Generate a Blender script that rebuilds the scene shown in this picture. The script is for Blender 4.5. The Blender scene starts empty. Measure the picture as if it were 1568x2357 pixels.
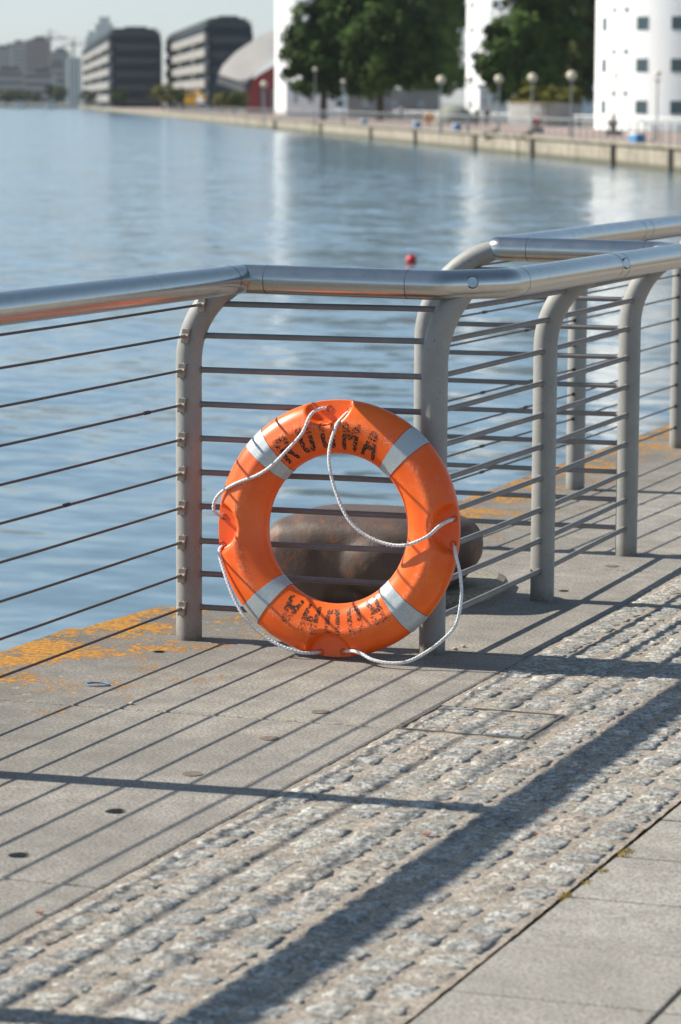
import bpy, bmesh, math, random
from mathutils import Vector, Matrix, noise
random.seed(7)
PI = math.pi
C = bpy.data.collections.new('place'); bpy.context.scene.collection.children.link(C)
scene = bpy.context.scene

# ------------------------------------------------------------------ camera
F_PX, PITCH, ROLL, YAW, EYE = 7004.3, 0.13385, 0.00543, 0.37075, 1.67
_fw = Vector((0, math.cos(PITCH), -math.sin(PITCH))); _r0 = Vector((1, 0, 0)); _dn = _fw.cross(_r0)
_r = math.cos(ROLL) * _r0 - math.sin(ROLL) * _dn; _d = math.sin(ROLL) * _r0 + math.cos(ROLL) * _dn
def _w(v):
    R = Vector((math.cos(YAW), -math.sin(YAW), 0)); Q = Vector((math.sin(YAW), math.cos(YAW), 0))
    return Vector((R.dot(v), Q.dot(v), v.z))
CR, CD, CF = _w(_r), _w(_d), _w(_fw)
CAM = Vector((0, 0, EYE))
cam_data = bpy.data.cameras.new('camera'); cam = bpy.data.objects.new('camera', cam_data); C.objects.link(cam)
m = Matrix((CR, -CD, -CF)).transposed().to_4x4(); m.translation = CAM
cam.matrix_world = m
cam_data.sensor_fit = 'VERTICAL'; cam_data.sensor_height = 36; cam_data.lens = 107.0
cam_data.clip_start = .1; cam_data.clip_end = 30000
cam_data.dof.use_dof = True; cam_data.dof.focus_distance = 9.15; cam_data.dof.aperture_fstop = 5.6
scene.camera = cam
def ray(px, py): return (CR * (px - 784) + CD * (py - 1178.4)) / F_PX + CF
def gz(px, py, z=0):                                   # where a line of sight meets a level
    v = ray(px, py); return CAM + v * ((z - EYE) / v.z)
def dep(px, py, D): return CAM + ray(px, py) * D

# ------------------------------------------------------------------ sky, sun, exposure
SUN_EL = math.radians(37.0); SUN_TRAVEL = Vector((1, .10, 0)).normalized()
world = bpy.data.worlds.new('World'); scene.world = world; world.use_nodes = True
nt = world.node_tree; nt.nodes.clear()
sky = nt.nodes.new('ShaderNodeTexSky'); sky.sky_type = 'NISHITA'; sky.sun_disc = False
sky.sun_elevation = SUN_EL; sky.sun_rotation = math.atan2(-SUN_TRAVEL.x, -SUN_TRAVEL.y)
sky.air_density = 1.0; sky.dust_density = .35; sky.ozone_density = 1.0; sky.altitude = 10
bg = nt.nodes.new('ShaderNodeBackground'); bg.inputs['Strength'].default_value = .096
wo = nt.nodes.new('ShaderNodeOutputWorld')
tint = nt.nodes.new('ShaderNodeMix'); tint.data_type = 'RGBA'; tint.blend_type = 'MULTIPLY'; tint.inputs[0].default_value = 1
gt = nt.nodes.new('ShaderNodeTexCoord'); gs = nt.nodes.new('ShaderNodeSeparateXYZ'); gr_ = nt.nodes.new('ShaderNodeValToRGB')
gr_.color_ramp.elements[0].color = (.635, .725, 1.0, 1); gr_.color_ramp.elements[1].color = (1, .99, .88, 1); gr_.color_ramp.elements[1].position = .30
nt.links.new(gt.outputs['Generated'], gs.inputs[0]); nt.links.new(gs.outputs['Z'], gr_.inputs[0]); nt.links.new(gr_.outputs[0], tint.inputs[7])
nt.links.new(sky.outputs[0], tint.inputs[6]); nt.links.new(tint.outputs[2], bg.inputs[0]); nt.links.new(bg.outputs[0], wo.inputs[0])
sd = bpy.data.lights.new('sun', 'SUN'); sd.energy = 4.85; sd.angle = math.radians(.53); sd.color = (1, .945, .83)
sun = bpy.data.objects.new('sun', sd); C.objects.link(sun); sun.location = (-20, -2, 15)
_t = SUN_TRAVEL * math.cos(SUN_EL) - Vector((0, 0, math.sin(SUN_EL)))
sun.rotation_euler = _t.to_track_quat('-Z', 'Y').to_euler()
scene.view_settings.view_transform = 'Standard'; scene.view_settings.look = 'None'
scene.view_settings.gamma = 1; scene.view_settings.exposure = 0.64
scene.render.engine = 'CYCLES'
scene.cycles.use_denoising = True; scene.cycles.max_bounces = 6; scene.cycles.volume_bounces = 0
scene.cycles.caustics_reflective = False; scene.cycles.caustics_refractive = False
scene.cycles.sample_clamp_indirect = 6

# ------------------------------------------------------------------ node helper
def mat(name, base=(.5, .5, .5), rough=.6, metal=0, **k):
    M = bpy.data.materials.new(name); M.use_nodes = True
    b = M.node_tree.nodes['Principled BSDF']
    b.inputs['Base Color'].default_value = (*base, 1); b.inputs['Roughness'].default_value = rough
    b.inputs['Metallic'].default_value = metal
    for a, v in k.items(): b.inputs[a.replace('_', ' ')].default_value = v
    return M
class N:
    def __init__(s, M): s.M = M; s.t = M.node_tree; s.b = s.t.nodes['Principled BSDF']
    def node(s, ty, **k):
        n = s.t.nodes.new(ty)
        for a, v in k.items(): setattr(n, a, v)
        return n
    def link(s, a, b): s.t.links.new(a, b)
    def pos(s, scale=(1, 1, 1), rot=(0, 0, 0), kind='pos'):
        if kind == 'pos': o = s.node('ShaderNodeNewGeometry').outputs['Position']
        else: o = s.node('ShaderNodeTexCoord').outputs['Object']
        mp = s.node('ShaderNodeMapping'); mp.inputs['Scale'].default_value = scale; mp.inputs['Rotation'].default_value = rot
        s.link(o, mp.inputs[0]); return mp.outputs[0]
    def noise(s, vec, scale, detail=4, rough=.55, dist=0):
        n = s.node('ShaderNodeTexNoise'); n.inputs['Scale'].default_value = scale
        n.inputs['Detail'].default_value = detail; n.inputs['Roughness'].default_value = rough
        n.inputs['Distortion'].default_value = dist
        s.link(vec, n.inputs['Vector']); return n.outputs['Fac']
    def voro(s, vec, scale, feature='F1', out='Distance'):
        n = s.node('ShaderNodeTexVoronoi', feature=feature); n.inputs['Scale'].default_value = scale
        s.link(vec, n.inputs['Vector']); return n.outputs[out]
    def ramp(s, fac, stops, interp='LINEAR'):
        r = s.node('ShaderNodeValToRGB'); r.color_ramp.interpolation = interp
        e = r.color_ramp.elements
        while len(e) < len(stops): e.new(.5)
        for i, (p, c) in enumerate(stops):
            e[i].position = p; e[i].color = (c, c, c, 1) if isinstance(c, (int, float)) else (*c, 1)
        s.link(fac, r.inputs[0]); return r.outputs[0]
    def mix(s, fac, a, b, mode='MIX'):
        m = s.node('ShaderNodeMix', data_type='RGBA', blend_type=mode)
        for so, v in ((m.inputs[0], fac), (m.inputs[6], a), (m.inputs[7], b)):
            if isinstance(v, (int, float)): so.default_value = v
            elif isinstance(v, tuple): so.default_value = (*v, 1)
            else: s.link(v, so)
        return m.outputs[2]
    def math(s, op, a, b=0, c=0):
        m = s.node('ShaderNodeMath', operation=op)
        for so, v in zip(m.inputs, (a, b, c)):
            if isinstance(v, (int, float)): so.default_value = v
            else: s.link(v, so)
        return m.outputs[0]
    def sep(s, vec):
        n = s.node('ShaderNodeSeparateXYZ'); s.link(vec, n.inputs[0]); return n.outputs
    def bump(s, h, strength=.3, dist=.01, prev=None):
        n = s.node('ShaderNodeBump'); n.inputs['Strength'].default_value = strength; n.inputs['Distance'].default_value = dist
        s.link(h, n.inputs['Height'])
        if prev: s.link(prev, n.inputs['Normal'])
        s.link(n.outputs[0], s.b.inputs['Normal']); return n.outputs[0]
    def col(s, c): s.link(c, s.b.inputs['Base Color'])
    def rough(s, c): s.link(c, s.b.inputs['Roughness'])

def m_concrete(name, dark, light, lichen=False, speck=True):
    M = mat(name, light, .85); n = N(M); p = n.pos()
    big = n.noise(p, 1.1, 5, .6); mid = n.noise(p, 9, 5, .65); fine = n.noise(p, 120, 3, .7)
    c = n.mix(n.ramp(big, [(.35, 0), (.68, 1)]), dark, light)
    c = n.mix(n.math('MULTIPLY', n.ramp(n.noise(p, .8, 4, .6, .5), [(.5, 0), (.62, 1)]), .6), c, tuple(x * f_ for x, f_ in zip(light, (1.18, 1.14, 1.08))))
    c = n.mix(n.math('MULTIPLY', n.ramp(mid, [(.40, 1), (.60, 0)]), .5), c, tuple(x * .72 for x in dark))
    c = n.mix(n.ramp(fine, [(.36, .9), (.56, 0)]), c, tuple(x * .40 for x in dark))
    c = n.mix(n.math('MULTIPLY', n.ramp(n.noise(p, 190, 2, .6), [(.62, 0), (.72, 1)]), .55), c, tuple(min(1, x * 1.7) for x in light))
    if lichen:
        x, y, z = n.sep(p)
        edge = n.node('ShaderNodeMapRange'); edge.inputs[1].default_value = -4.28; edge.inputs[2].default_value = -3.3
        edge.inputs[3].default_value = 1; edge.inputs[4].default_value = 0; n.link(x, edge.inputs[0])
        near = n.node('ShaderNodeMapRange'); near.inputs[1].default_value = 7.2; near.inputs[2].default_value = 8.1; n.link(y, near.inputs[0])
        grime = n.math('MULTIPLY', n.ramp(n.noise(p, 2.3, 5, .7), [(.3, .35), (.55, 1)]), edge.outputs[0])
        c = n.mix(n.math('MULTIPLY', grime, .9), c, (.085, .08, .07))
        wl = n.ramp(n.noise(p, 26, 5, .7), [(.6, 0), (.64, 1)])
        c = n.mix(n.math('MULTIPLY', n.math('MULTIPLY', wl, edge.outputs[0]), .6), c, (.5, .47, .4))
        ln = n.math('ADD', n.math('MULTIPLY', n.noise(p, 4.2, 2, .5), .5), n.math('MULTIPLY', n.noise(n.pos((1.3, .9, 1)), 24, 7, .82), .95))
        ed = n.math('MULTIPLY', n.math('ADD', n.math('MULTIPLY', edge.outputs[0], n.math('ADD', n.math('MULTIPLY', near.outputs[0], .35), .70)), 0), .24)
        k = n.math('ADD', n.math('ADD', ln, ed), -.3)
        msk = n.ramp(k, [(.612, 0), (.626, 1)])
        oc = n.mix(n.ramp(n.noise(p, 60, 4, .7), [(.35, 0), (.65, 1)]), (.19, .08, .010), (.58, .26, .014))
        c = n.mix(msk, c, oc)
        h = n.math('ADD', n.math('MULTIPLY', fine, .7), n.math('MULTIPLY', msk, 1.2))
        n.bump(n.math('ADD', h, n.math('MULTIPLY', mid, 1.5)), .55, .004)
    else:
        n.bump(n.math('ADD', fine, n.math('MULTIPLY', mid, .8)), .5, .0025)
    n.col(c); return M

M_COPING = m_concrete('coping_concrete', (.25, .227, .198), (.395, .36, .32), True)
M_TILE = m_concrete('pavement_tile', (.32, .293, .258), (.45, .415, .37))
M_BODY = m_concrete('quay_body', (.12, .11, .095), (.22, .20, .17))
def m_sett():
    M = mat('granite_sett', (.35, .35, .35), .75); n = N(M); p = n.pos()
    c = n.mix(n.ramp(n.noise(p, 5.5, 3), [(.38, 0), (.62, 1)]), (.44, .43, .405), (.61, .595, .56))
    c = n.mix(n.ramp(n.noise(p, 75, 3, .7), [(.38, .9), (.52, 0)]), c, (.11, .105, .10))
    c = n.mix(n.math('MULTIPLY', n.ramp(n.noise(p, 24, 4, .7), [(.44, .95), (.56, 0)]), .72), c, (.15, .145, .13))
    c = n.mix(n.ramp(n.noise(p, 105, 2), [(.60, 0), (.70, .75)]), c, (.62, .60, .57))
    at = n.node('ShaderNodeAttribute'); at.attribute_name = 'tone'
    c = n.mix(1.0, c, n.ramp(at.outputs['Fac'], [(0, (.82, .82, .83)), (.45, (1.0, .99, .98)), (.8, (1.12, 1.09, 1.03)), (1, (1.05, .93, .84))]), 'MULTIPLY')
    x, y, z = n.sep(p)
    low = n.node('ShaderNodeMapRange'); low.inputs[1].default_value = -.009; low.inputs[2].default_value = -.003
    low.inputs[3].default_value = 1; low.inputs[4].default_value = 0; n.link(z, low.inputs[0])
    c = n.mix(low.outputs[0], c, (.36, .30, .235))
    n.bump(n.math('ADD', n.noise(p, 60, 5, .75), n.noise(p, 22, 4, .6)), .9, .011); n.col(c); return M
M_SETT = m_sett()
def m_mortar():
    M = mat('sandy_mortar', (.3, .26, .2), .95); n = N(M); p = n.pos()
    c = n.mix(n.ramp(n.noise(p, 11, 5, .7), [(.36, 0), (.62, 1)]), (.29, .245, .20), (.49, .42, .345))
    c = n.mix(n.ramp(n.noise(p, 110, 3, .7), [(.38, .7), (.55, 0)]), c, (.10, .08, .065))
    n.bump(n.noise(p, 70, 5, .75), .8, .008); n.col(c); return M
M_MORTAR = m_mortar()
def m_water():
    M = mat('dock_water', (.105, .162, .20), .13, IOR=1.333); n = N(M)
    rot = (0, 0, math.radians(21))                     # wind ripples: the slope of the surface straight from noise
    def slope(vec, scale, detail, k):
        t = n.node('ShaderNodeTexNoise'); t.inputs['Scale'].default_value = scale; t.inputs['Detail'].default_value = detail; t.inputs['Roughness'].default_value = .5; t.inputs['Distortion'].default_value = .3
        n.link(vec, t.inputs['Vector'])
        a = n.node('ShaderNodeVectorMath', operation='SUBTRACT'); n.link(t.outputs['Color'], a.inputs[0]); a.inputs[1].default_value = (.5, .5, .5)
        b = n.node('ShaderNodeVectorMath', operation='SCALE'); n.link(a.outputs[0], b.inputs[0]); b.inputs['Scale'].default_value = k; return b.outputs[0]
    def vadd(a, b):
        v = n.node('ShaderNodeVectorMath', operation='ADD'); n.link(a, v.inputs[0]); n.link(b, v.inputs[1]); return v.outputs[0]
    sl = vadd(slope(n.pos((.55, 1, 1), rot), 2.1, 2, WAVE), vadd(slope(n.pos((.6, 1, 1), rot), 6, 2, WAVE * .40), slope(n.pos((.7, 1, 1), rot), .35, 1, WAVE * .35)))
    wind = n.math('ADD', n.ramp(n.noise(n.pos((.22, 1, 1), rot), .05, 3, .6), [(.35, .55), (.65, 1.05)]), n.math('MULTIPLY', n.noise(n.pos((.3, 1.1, 1), rot), .3, 3, .6), .35))
    sc_ = n.node('ShaderNodeVectorMath', operation='SCALE'); n.link(sl, sc_.inputs[0]); n.link(wind, sc_.inputs['Scale'])
    fl_ = n.node('ShaderNodeVectorMath', operation='MULTIPLY'); n.link(sc_.outputs[0], fl_.inputs[0]); fl_.inputs[1].default_value = (1, 1, 0)
    ad = n.node('ShaderNodeVectorMath', operation='ADD'); n.link(fl_.outputs[0], ad.inputs[0]); ad.inputs[1].default_value = (0, 0, 1)
    nm = n.node('ShaderNodeVectorMath', operation='NORMALIZE'); n.link(ad.outputs[0], nm.inputs[0]); n.link(nm.outputs[0], n.b.inputs['Normal']); return M
WAVE = .30
M_WATER = m_water()
def m_paint(name, c1, c2, bump=.0012):
    M = mat(name, c1, .55); n = N(M); p = n.pos()
    c = n.mix(n.ramp(n.noise(p, 7, 5, .7), [(.38, 0), (.66, 1)]), c1, c2)
    c = n.mix(n.ramp(n.noise(p, 90, 4, .7), [(.30, .6), (.40, 0)]), c, tuple(x * .45 for x in c1))
    c = n.mix(n.ramp(n.noise(p, 45, 4, .8), [(.68, 0), (.74, .5)]), c, (.20, .10, .055))
    x, y, z = n.sep(p); mr = n.node('ShaderNodeMapRange'); mr.inputs[1].default_value = .0; mr.inputs[2].default_value = .05; mr.inputs[3].default_value = 1; mr.inputs[4].default_value = 0; n.link(z, mr.inputs[0])
    c = n.mix(n.math('MULTIPLY', mr.outputs[0], n.ramp(n.noise(p, 35, 4, .7), [(.35, .3), (.6, .9)])), c, (.13, .10, .07))
    n.col(c); n.bump(n.noise(p, 150, 4, .6), .45, bump); return M
M_POST = m_paint('grey_post_paint', (.27, .262, .245), (.33, .318, .295))
M_BAR = m_paint('grey_bar_paint', (.175, .165, .16), (.235, .215, .205))
def m_steel():
    M = mat('brushed_steel', (.50, .485, .46), .24, 1); n = N(M); p = n.pos()
    n.rough(n.ramp(n.noise(p, 14, 5, .7), [(.3, .15), (.7, .24)]))
    n.col(n.mix(n.ramp(n.noise(p, 22, 5, .8), [(.52, 0), (.76, .4)]), (.52, .505, .485), (.34, .29, .235)))
    t = n.node('ShaderNodeTexNoise'); t.inputs['Scale'].default_value = 1; t.inputs['Detail'].default_value = 2; n.link(n.pos((1700, 1700, 20)), t.inputs['Vector'])   # fine lathe grain
    a = n.node('ShaderNodeVectorMath', operation='SUBTRACT'); n.link(t.outputs['Color'], a.inputs[0]); a.inputs[1].default_value = (.5, .5, .5)
    b = n.node('ShaderNodeVectorMath', operation='MULTIPLY'); n.link(a.outputs[0], b.inputs[0]); b.inputs[1].default_value = (.6, .6, 0)
    g = n.node('ShaderNodeNewGeometry'); c = n.node('ShaderNodeVectorMath', operation='ADD'); n.link(b.outputs[0], c.inputs[0]); n.link(g.outputs['Normal'], c.inputs[1])
    e = n.node('ShaderNodeVectorMath', operation='NORMALIZE'); n.link(c.outputs[0], e.inputs[0]); n.link(e.outputs[0], n.b.inputs['Normal'])
    return M
M_STEEL = m_steel()
M_SEAM = mat('dark_seam', (.03, .028, .025), .6)
M_CABLE = mat('cable', (.12, .09, .08), .5, .55)
def m_orange():
    M = mat('orange_plastic', (.84, .115, .012), .36); n = N(M); p = n.pos()
    c = n.mix(n.ramp(n.noise(p, 6, 4), [(.35, 0), (.65, 1)]), (.88, .105, .006), (.97, .150, .010))
    s1 = n.ramp(n.noise(n.pos((1, 1, 6), (0, .6, 0)), 42, 6, .85, 1.5), [(.55, 0), (.63, 1)])
    s2 = n.ramp(n.noise(n.pos((7, 1, 1), (0, .5, 0)), 36, 6, .85, 1.5), [(.55, 0), (.63, 1)])
    s3 = n.ramp(n.noise(p, 7, 3, .6), [(.46, 0), (.62, 1)])
    at = n.node('ShaderNodeAttribute'); at.attribute_name = 'ridge'
    s = n.math('MULTIPLY', n.math('MAXIMUM', s1, s2), n.math('ADD', n.math('MULTIPLY', s3, .32), n.math('MULTIPLY', at.outputs['Fac'], 1.0)))
    c = n.mix(s, c, (.93, .45, .28)); n.col(c)
    n.rough(n.math('ADD', .33, n.math('MULTIPLY', s, .4))); n.bump(n.noise(p, 30, 4, .6), .12, .0012); return M
M_ORANGE = m_orange()
def m_tape():
    M = mat('reflective_tape', (.5, .54, .55), .38, .15); n = N(M); p = n.pos()
    v = n.voro(n.pos((1, .3, 1)), 260, 'DISTANCE_TO_EDGE')
    c = n.mix(n.ramp(v, [(.05, 1), (.16, 0)]), (.36, .41, .43), (.54, .58, .59))
    c = n.mix(n.ramp(n.noise(p, 24, 5, .75), [(.62, 0), (.70, .6)]), c, (.30, .32, .33))
    c = n.mix(n.ramp(n.noise(p, 17, 5, .8), [(.72, 0), (.73, 1)]), c, (.82, .13, .02))
    n.col(c); n.bump(v, .3, .0006); return M
M_TAPE = m_tape()
M_INK = mat('black_stencil_ink', (.022, .012, .010), .6)
def m_rope():
    M = mat('white_rope', (.72, .71, .70), .9); n = N(M); p = n.pos()
    n.col(n.mix(n.ramp(n.noise(p, 60, 4, .7), [(.35, .5), (.6, 0)]), (.78, .78, .78), (.50, .47, .45))); n.bump(n.noise(p, 700, 2), .4, .001); return M
M_ROPE = m_rope()
def m_iron():
    M = mat('rusty_iron', (.09, .06, .045), .5, .0); n = N(M); p = n.pos()
    c = n.mix(n.ramp(n.noise(p, 4, 5, .7), [(.36, 0), (.66, 1)]), (.068, .044, .034), (.118, .078, .060))
    c = n.mix(n.ramp(n.noise(n.pos((1, 1, .35)), 22, 6, .8), [(.53, 0), (.64, .9)]), c, (.21, .075, .03))
    c = n.mix(n.ramp(n.noise(n.pos((1, 1, .5)), 14, 5, .8), [(.62, 0), (.72, .8)]), c, (.03, .022, .018))
    n.col(c); n.rough(n.ramp(n.noise(p, 15, 4), [(.3, .42), (.7, .66)])); n.bump(n.math('ADD', n.noise(p, 55, 5, .7), n.math('MULTIPLY', n.noise(p, 10, 3, .5), .6)), .4, .004); return M
M_IRON = m_iron()
def m_noisy(name, a, b, sc=.5, rough=.8, metal=0, bump=0):
    M = mat(name, a, rough, metal); n = N(M); p = n.pos()
    n.col(n.mix(n.ramp(n.noise(p, sc, 5, .65), [(.35, 0), (.65, 1)]), a, b))
    if bump: n.bump(n.noise(p, sc * 6, 4), .5, bump)
    return M
M_WHITE = m_noisy('white_render', (.86, .86, .85), (.80, .805, .805), .25, .7)
M_DGLASS = mat('dark_window_glass', (.05, .085, .10), .12)
M_FRAME = mat('window_frame', (.35, .38, .40), .5)
M_DARK = m_noisy('dark_cladding', (.010, .021, .034), (.017, .031, .045), .2, .7); M_DARK.node_tree.nodes['Principled BSDF'].inputs['Specular IOR Level'].default_value = .15
M_DGREY = m_noisy('dark_roof', (.05, .065, .07), (.075, .09, .095), .3, .6)
M_CREAM = m_noisy('cream_cladding', (.29, .275, .25), (.20, .19, .18), .2, .8)
M_REDWALL = m_noisy('red_wall', (.26, .035, .035), (.20, .028, .03), .3, .8)
M_SHELL = m_noisy('pale_shell_roof', (.50, .46, .41), (.36, .34, .33), .12, .5)
M_PALEGLASS = m_noisy('pale_glass', (.30, .38, .38), (.22, .29, .31), .3, .3)
M_FARW = m_noisy('far_wall_concrete', (.44, .385, .30), (.25, .215, .17), .9, .9, 0, .02)
M_FARD = m_noisy('tarred_timber', (.14, .125, .10), (.20, .18, .145), 2, .9)
M_BRICK = m_noisy('pink_brick_paving', (.36, .265, .23), (.30, .22, .19), .3, .9)
M_LAND = m_noisy('far_ground', (.24, .22, .19), (.17, .17, .14), .05, .95)
M_GREYW = m_noisy('grey_wall', (.30, .30, .29), (.22, .22, .22), .4, .9)
M_SKYL = m_noisy('skyline_block', (.26, .27, .28), (.20, .21, .23), .02, .8)
M_LEAF = m_noisy('leaf_dark', (.024, .052, .010), (.062, .105, .018), .35, .6)
M_LEAF2 = m_noisy('leaf_olive', (.05, .065, .02), (.085, .10, .03), .4, .6)
M_LEAF3 = m_noisy('leaf_yellow_green', (.12, .13, .025), (.20, .17, .035), .5, .6)
for _m in (M_LEAF, M_LEAF2, M_LEAF3):
    _b = _m.node_tree.nodes['Principled BSDF']; _b.inputs['Specular IOR Level'].default_value = .12; _b.inputs['Roughness'].default_value = .8
M_BARK = m_noisy('bark', (.09, .07, .05), (.05, .04, .03), 3, .9)
M_GLOBE = mat('cream_globe', (.72, .62, .45), .35)
M_POLE = mat('lamp_pole', (.22, .23, .23), .5)
M_RAILW = mat('pale_railing', (.42, .42, .41), .5)
M_YEL = mat('yellow_paint', (.90, .48, .03), .5)
M_ORF = mat('orange_station', (.85, .33, .05), .5)
M_BLUE = mat('blue_plastic', (.05, .20, .42), .5)
M_WHP = mat('white_plastic', (.75, .75, .74), .5)
M_SKIN = mat('skin', (.45, .28, .20), .6)
M_CDARK = mat('dark_clothing', (.03, .032, .04), .85)
M_CRED = mat('red_clothing', (.38, .03, .025), .85)
M_CLIL = mat('lilac_clothing', (.55, .50, .62), .85)
M_HAIR = mat('dark_hair', (.03, .022, .018), .7)
M_BUOY = mat('red_buoy', (.55, .03, .035), .35)
M_MOSS = m_noisy('moss', (.26, .19, .03), (.42, .30, .06), 40, .9)
M_PLUG = m_noisy('plug_brown', (.12, .09, .07), (.20, .16, .12), 60, .9)
M_DLEAF = mat('dry_leaf', (.35, .11, .04), .8)

# ------------------------------------------------------------------ object helpers
def tag(o, label=None, cat=None, group=None, kind=None):
    if label: o['label'] = label
    if cat: o['category'] = cat
    if group: o['group'] = group
    if kind: o['kind'] = kind
    return o
def empty(name, loc, label, cat, group=None):
    o = bpy.data.objects.new(name, None); C.objects.link(o); o.location = loc; o.empty_display_size = .1
    return tag(o, label, cat, group)
def wloc(o):
    v = Vector(o.location)
    while o.parent: o = o.parent; v = v + Vector(o.location)
    return v
class MB:
    def __init__(s): s.v = []; s.f = []
    def box(s, x0, y0, z0, x1, y1, z1):
        b = len(s.v); s.v += [(x, y, z) for z in (z0, z1) for x, y in ((x0, y0), (x1, y0), (x1, y1), (x0, y1))]
        s.f += [tuple(b + i for i in q) for q in ((3, 2, 1, 0), (4, 5, 6, 7), (0, 1, 5, 4), (1, 2, 6, 5), (2, 3, 7, 6), (3, 0, 4, 7))]; return s
    def obox(s, c, ax, ay, az):                         # centre and three half axes
        c, ax, ay, az = map(Vector, (c, ax, ay, az)); b = len(s.v)
        s.v += [tuple(c + ax * i + ay * j + az * k) for k in (-1, 1) for i, j in ((-1, -1), (1, -1), (1, 1), (-1, 1))]
        s.f += [tuple(b + i for i in q) for q in ((3, 2, 1, 0), (4, 5, 6, 7), (0, 1, 5, 4), (1, 2, 6, 5), (2, 3, 7, 6), (3, 0, 4, 7))]; return s
    def prism(s, pts, z0, z1):
        b = len(s.v); n = len(pts); s.v += [(x, y, z0) for x, y in pts] + [(x, y, z1) for x, y in pts]
        s.f += [tuple(b + i for i in range(n))[::-1], tuple(b + n + i for i in range(n))] + [(b + i, b + (i + 1) % n, b + n + (i + 1) % n, b + n + i) for i in range(n)]; return s
    def tube(s, pts, r, seg=12, cap=True):
        pts = [Vector(p) for p in pts]; rs = r if isinstance(r, (list, tuple)) else [r] * len(pts)
        b = len(s.v); up = None; n = len(pts)
        for i, p in enumerate(pts):
            t0 = (pts[i] - pts[i - 1]).normalized() if i else (pts[1] - pts[0]).normalized()
            t1 = (pts[i + 1] - pts[i]).normalized() if i < n - 1 else t0
            t = (t0 + t1).normalized()
            if up is None:
                a = Vector((0, 0, 1)) if abs(t.z) < .9 else Vector((0, 1, 0)); x = t.cross(a).normalized()
            else: x = (up - t * up.dot(t)).normalized()
            up = x; y = t.cross(x)
            k = 1 / max(.35, t.dot(t0)) if i and i < n - 1 else 1          # mitre
            bis = (t1 - t0)
            bis = bis.normalized() if bis.length > 1e-5 else None
            for j in range(seg):
                a = 2 * PI * j / seg; q = (x * math.cos(a) + y * math.sin(a)) * rs[i]
                if bis is not None and k > 1: q = q + bis * (q.dot(bis)) * (k - 1)
                s.v.append(tuple(p + q))
        for i in range(n - 1):
            for j in range(seg):
                j2 = (j + 1) % seg; s.f.append((b + i * seg + j, b + i * seg + j2, b + (i + 1) * seg + j2, b + (i + 1) * seg + j))
        if cap:
            s.f.append(tuple(b + j for j in range(seg))[::-1]); s.f.append(tuple(b + (n - 1) * seg + j for j in range(seg)))
        return s
    def ball(s, c, r, u=16, v=10, sc=(1, 1, 1)):
        c = Vector(c); b = len(s.v)
        for i in range(v + 1):
            th = PI * i / v
            for j in range(u):
                ph = 2 * PI * j / u; s.v.append(tuple(c + Vector((r * sc[0] * math.sin(th) * math.cos(ph), r * sc[1] * math.sin(th) * math.sin(ph), r * sc[2] * math.cos(th)))))
        for i in range(v):
            for j in range(u):
                j2 = (j + 1) % u; s.f.append((b + i * u + j, b + (i + 1) * u + j, b + (i + 1) * u + j2, b + i * u + j2))
        return s
    def build(s, name, m, parent=None, smooth=False, bevel=0, mods=None):
        me = bpy.data.meshes.new(name); off = wloc(parent) if parent else Vector((0, 0, 0))
        me.from_pydata([tuple(Vector(v) - off) for v in s.v], [], s.f); me.validate(); me.materials.append(m)
        if smooth: me.polygons.foreach_set('use_smooth', [True] * len(me.polygons))
        o = bpy.data.objects.new(name, me); C.objects.link(o)
        if parent: o.parent = parent
        if bevel:
            b = o.modifiers.new('bevel', 'BEVEL'); b.width = bevel; b.segments = 2; b.limit_method = 'ANGLE'; b.angle_limit = .6
        return o
def smooth_angle(o, a=.6):
    me = o.data; bm = bmesh.new(); bm.from_mesh(me)
    for f in bm.faces: f.smooth = True
    for e in bm.edges: e.smooth = not (len(e.link_faces) == 2 and e.calc_face_angle(0) > a)
    bm.to_mesh(me); bm.free()

# ================================================================== SETTING
# water
W = MB(); W.v = [(-6000, -60, -1.4), (60, -60, -1.4), (60, 3000, -1.4), (-6000, 3000, -1.4)]; W.f = [(0, 1, 2, 3)]
tag(W.build('water', M_WATER), 'blue grey rippled dock water', 'water', kind='structure')
# near quay body
nb = MB().prism([(-4.14, -8), (40, -8), (40, 78), (-4.14, 78), (-4.14, 9.9), (-3.93, 9.9), (-3.93, 9.12), (-4.14, 9.12)], -3, -.05)
tag(nb.build('quay_ground', M_BODY), 'concrete quay body behind the water edge', 'quay', kind='structure')
# coping slabs
cop = MB()
JY = [-1.55, .26, 2.07, 3.88, 5.69, 7.50, 8.66, 10.45, 12.26, 14.07, 15.88, 17.69, 19.5, 30, 50, 77.8]
def slab(x0, y0, x1, y1): cop.box(x0, y0, -.30, x1, y1, 0)
SK = .05
bmc = bmesh.new()
def slab_poly(pts):
    vs = [bmc.verts.new((x, y + (x + 3.8) * SK, -.3)) for x, y in pts]; vt = [bmc.verts.new((x, y + (x + 3.8) * SK, 0)) for x, y in pts]
    n = len(pts); bmc.faces.new(vs[::-1]); bmc.faces.new(vt)
    for i in range(n): bmc.faces.new((vs[i], vs[(i + 1) % n], vt[(i + 1) % n], vt[i]))
for i in range(len(JY) - 1):
    g = .003; y0, y1 = JY[i] + g, JY[i + 1] - g
    if JY[i] == 8.66: slab_poly([(-4.25, y0), (-2.775, y0), (-2.775, y1), (-4.17, y1), (-4.17, 9.93), (-3.93, 9.93), (-3.93, 9.15), (-4.20, 9.15)])
    else:
        xe = -4.29 if y0 < 8.5 else -4.17
        slab_poly([(xe, y0), (-2.775, y0), (-2.775, y1), (xe, y1)])
me = bpy.data.meshes.new('quay_coping'); bmesh.ops.recalc_face_normals(bmc, faces=bmc.faces[:]); bmc.to_mesh(me); bmc.free()
me.materials.append(M_COPING)
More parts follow.
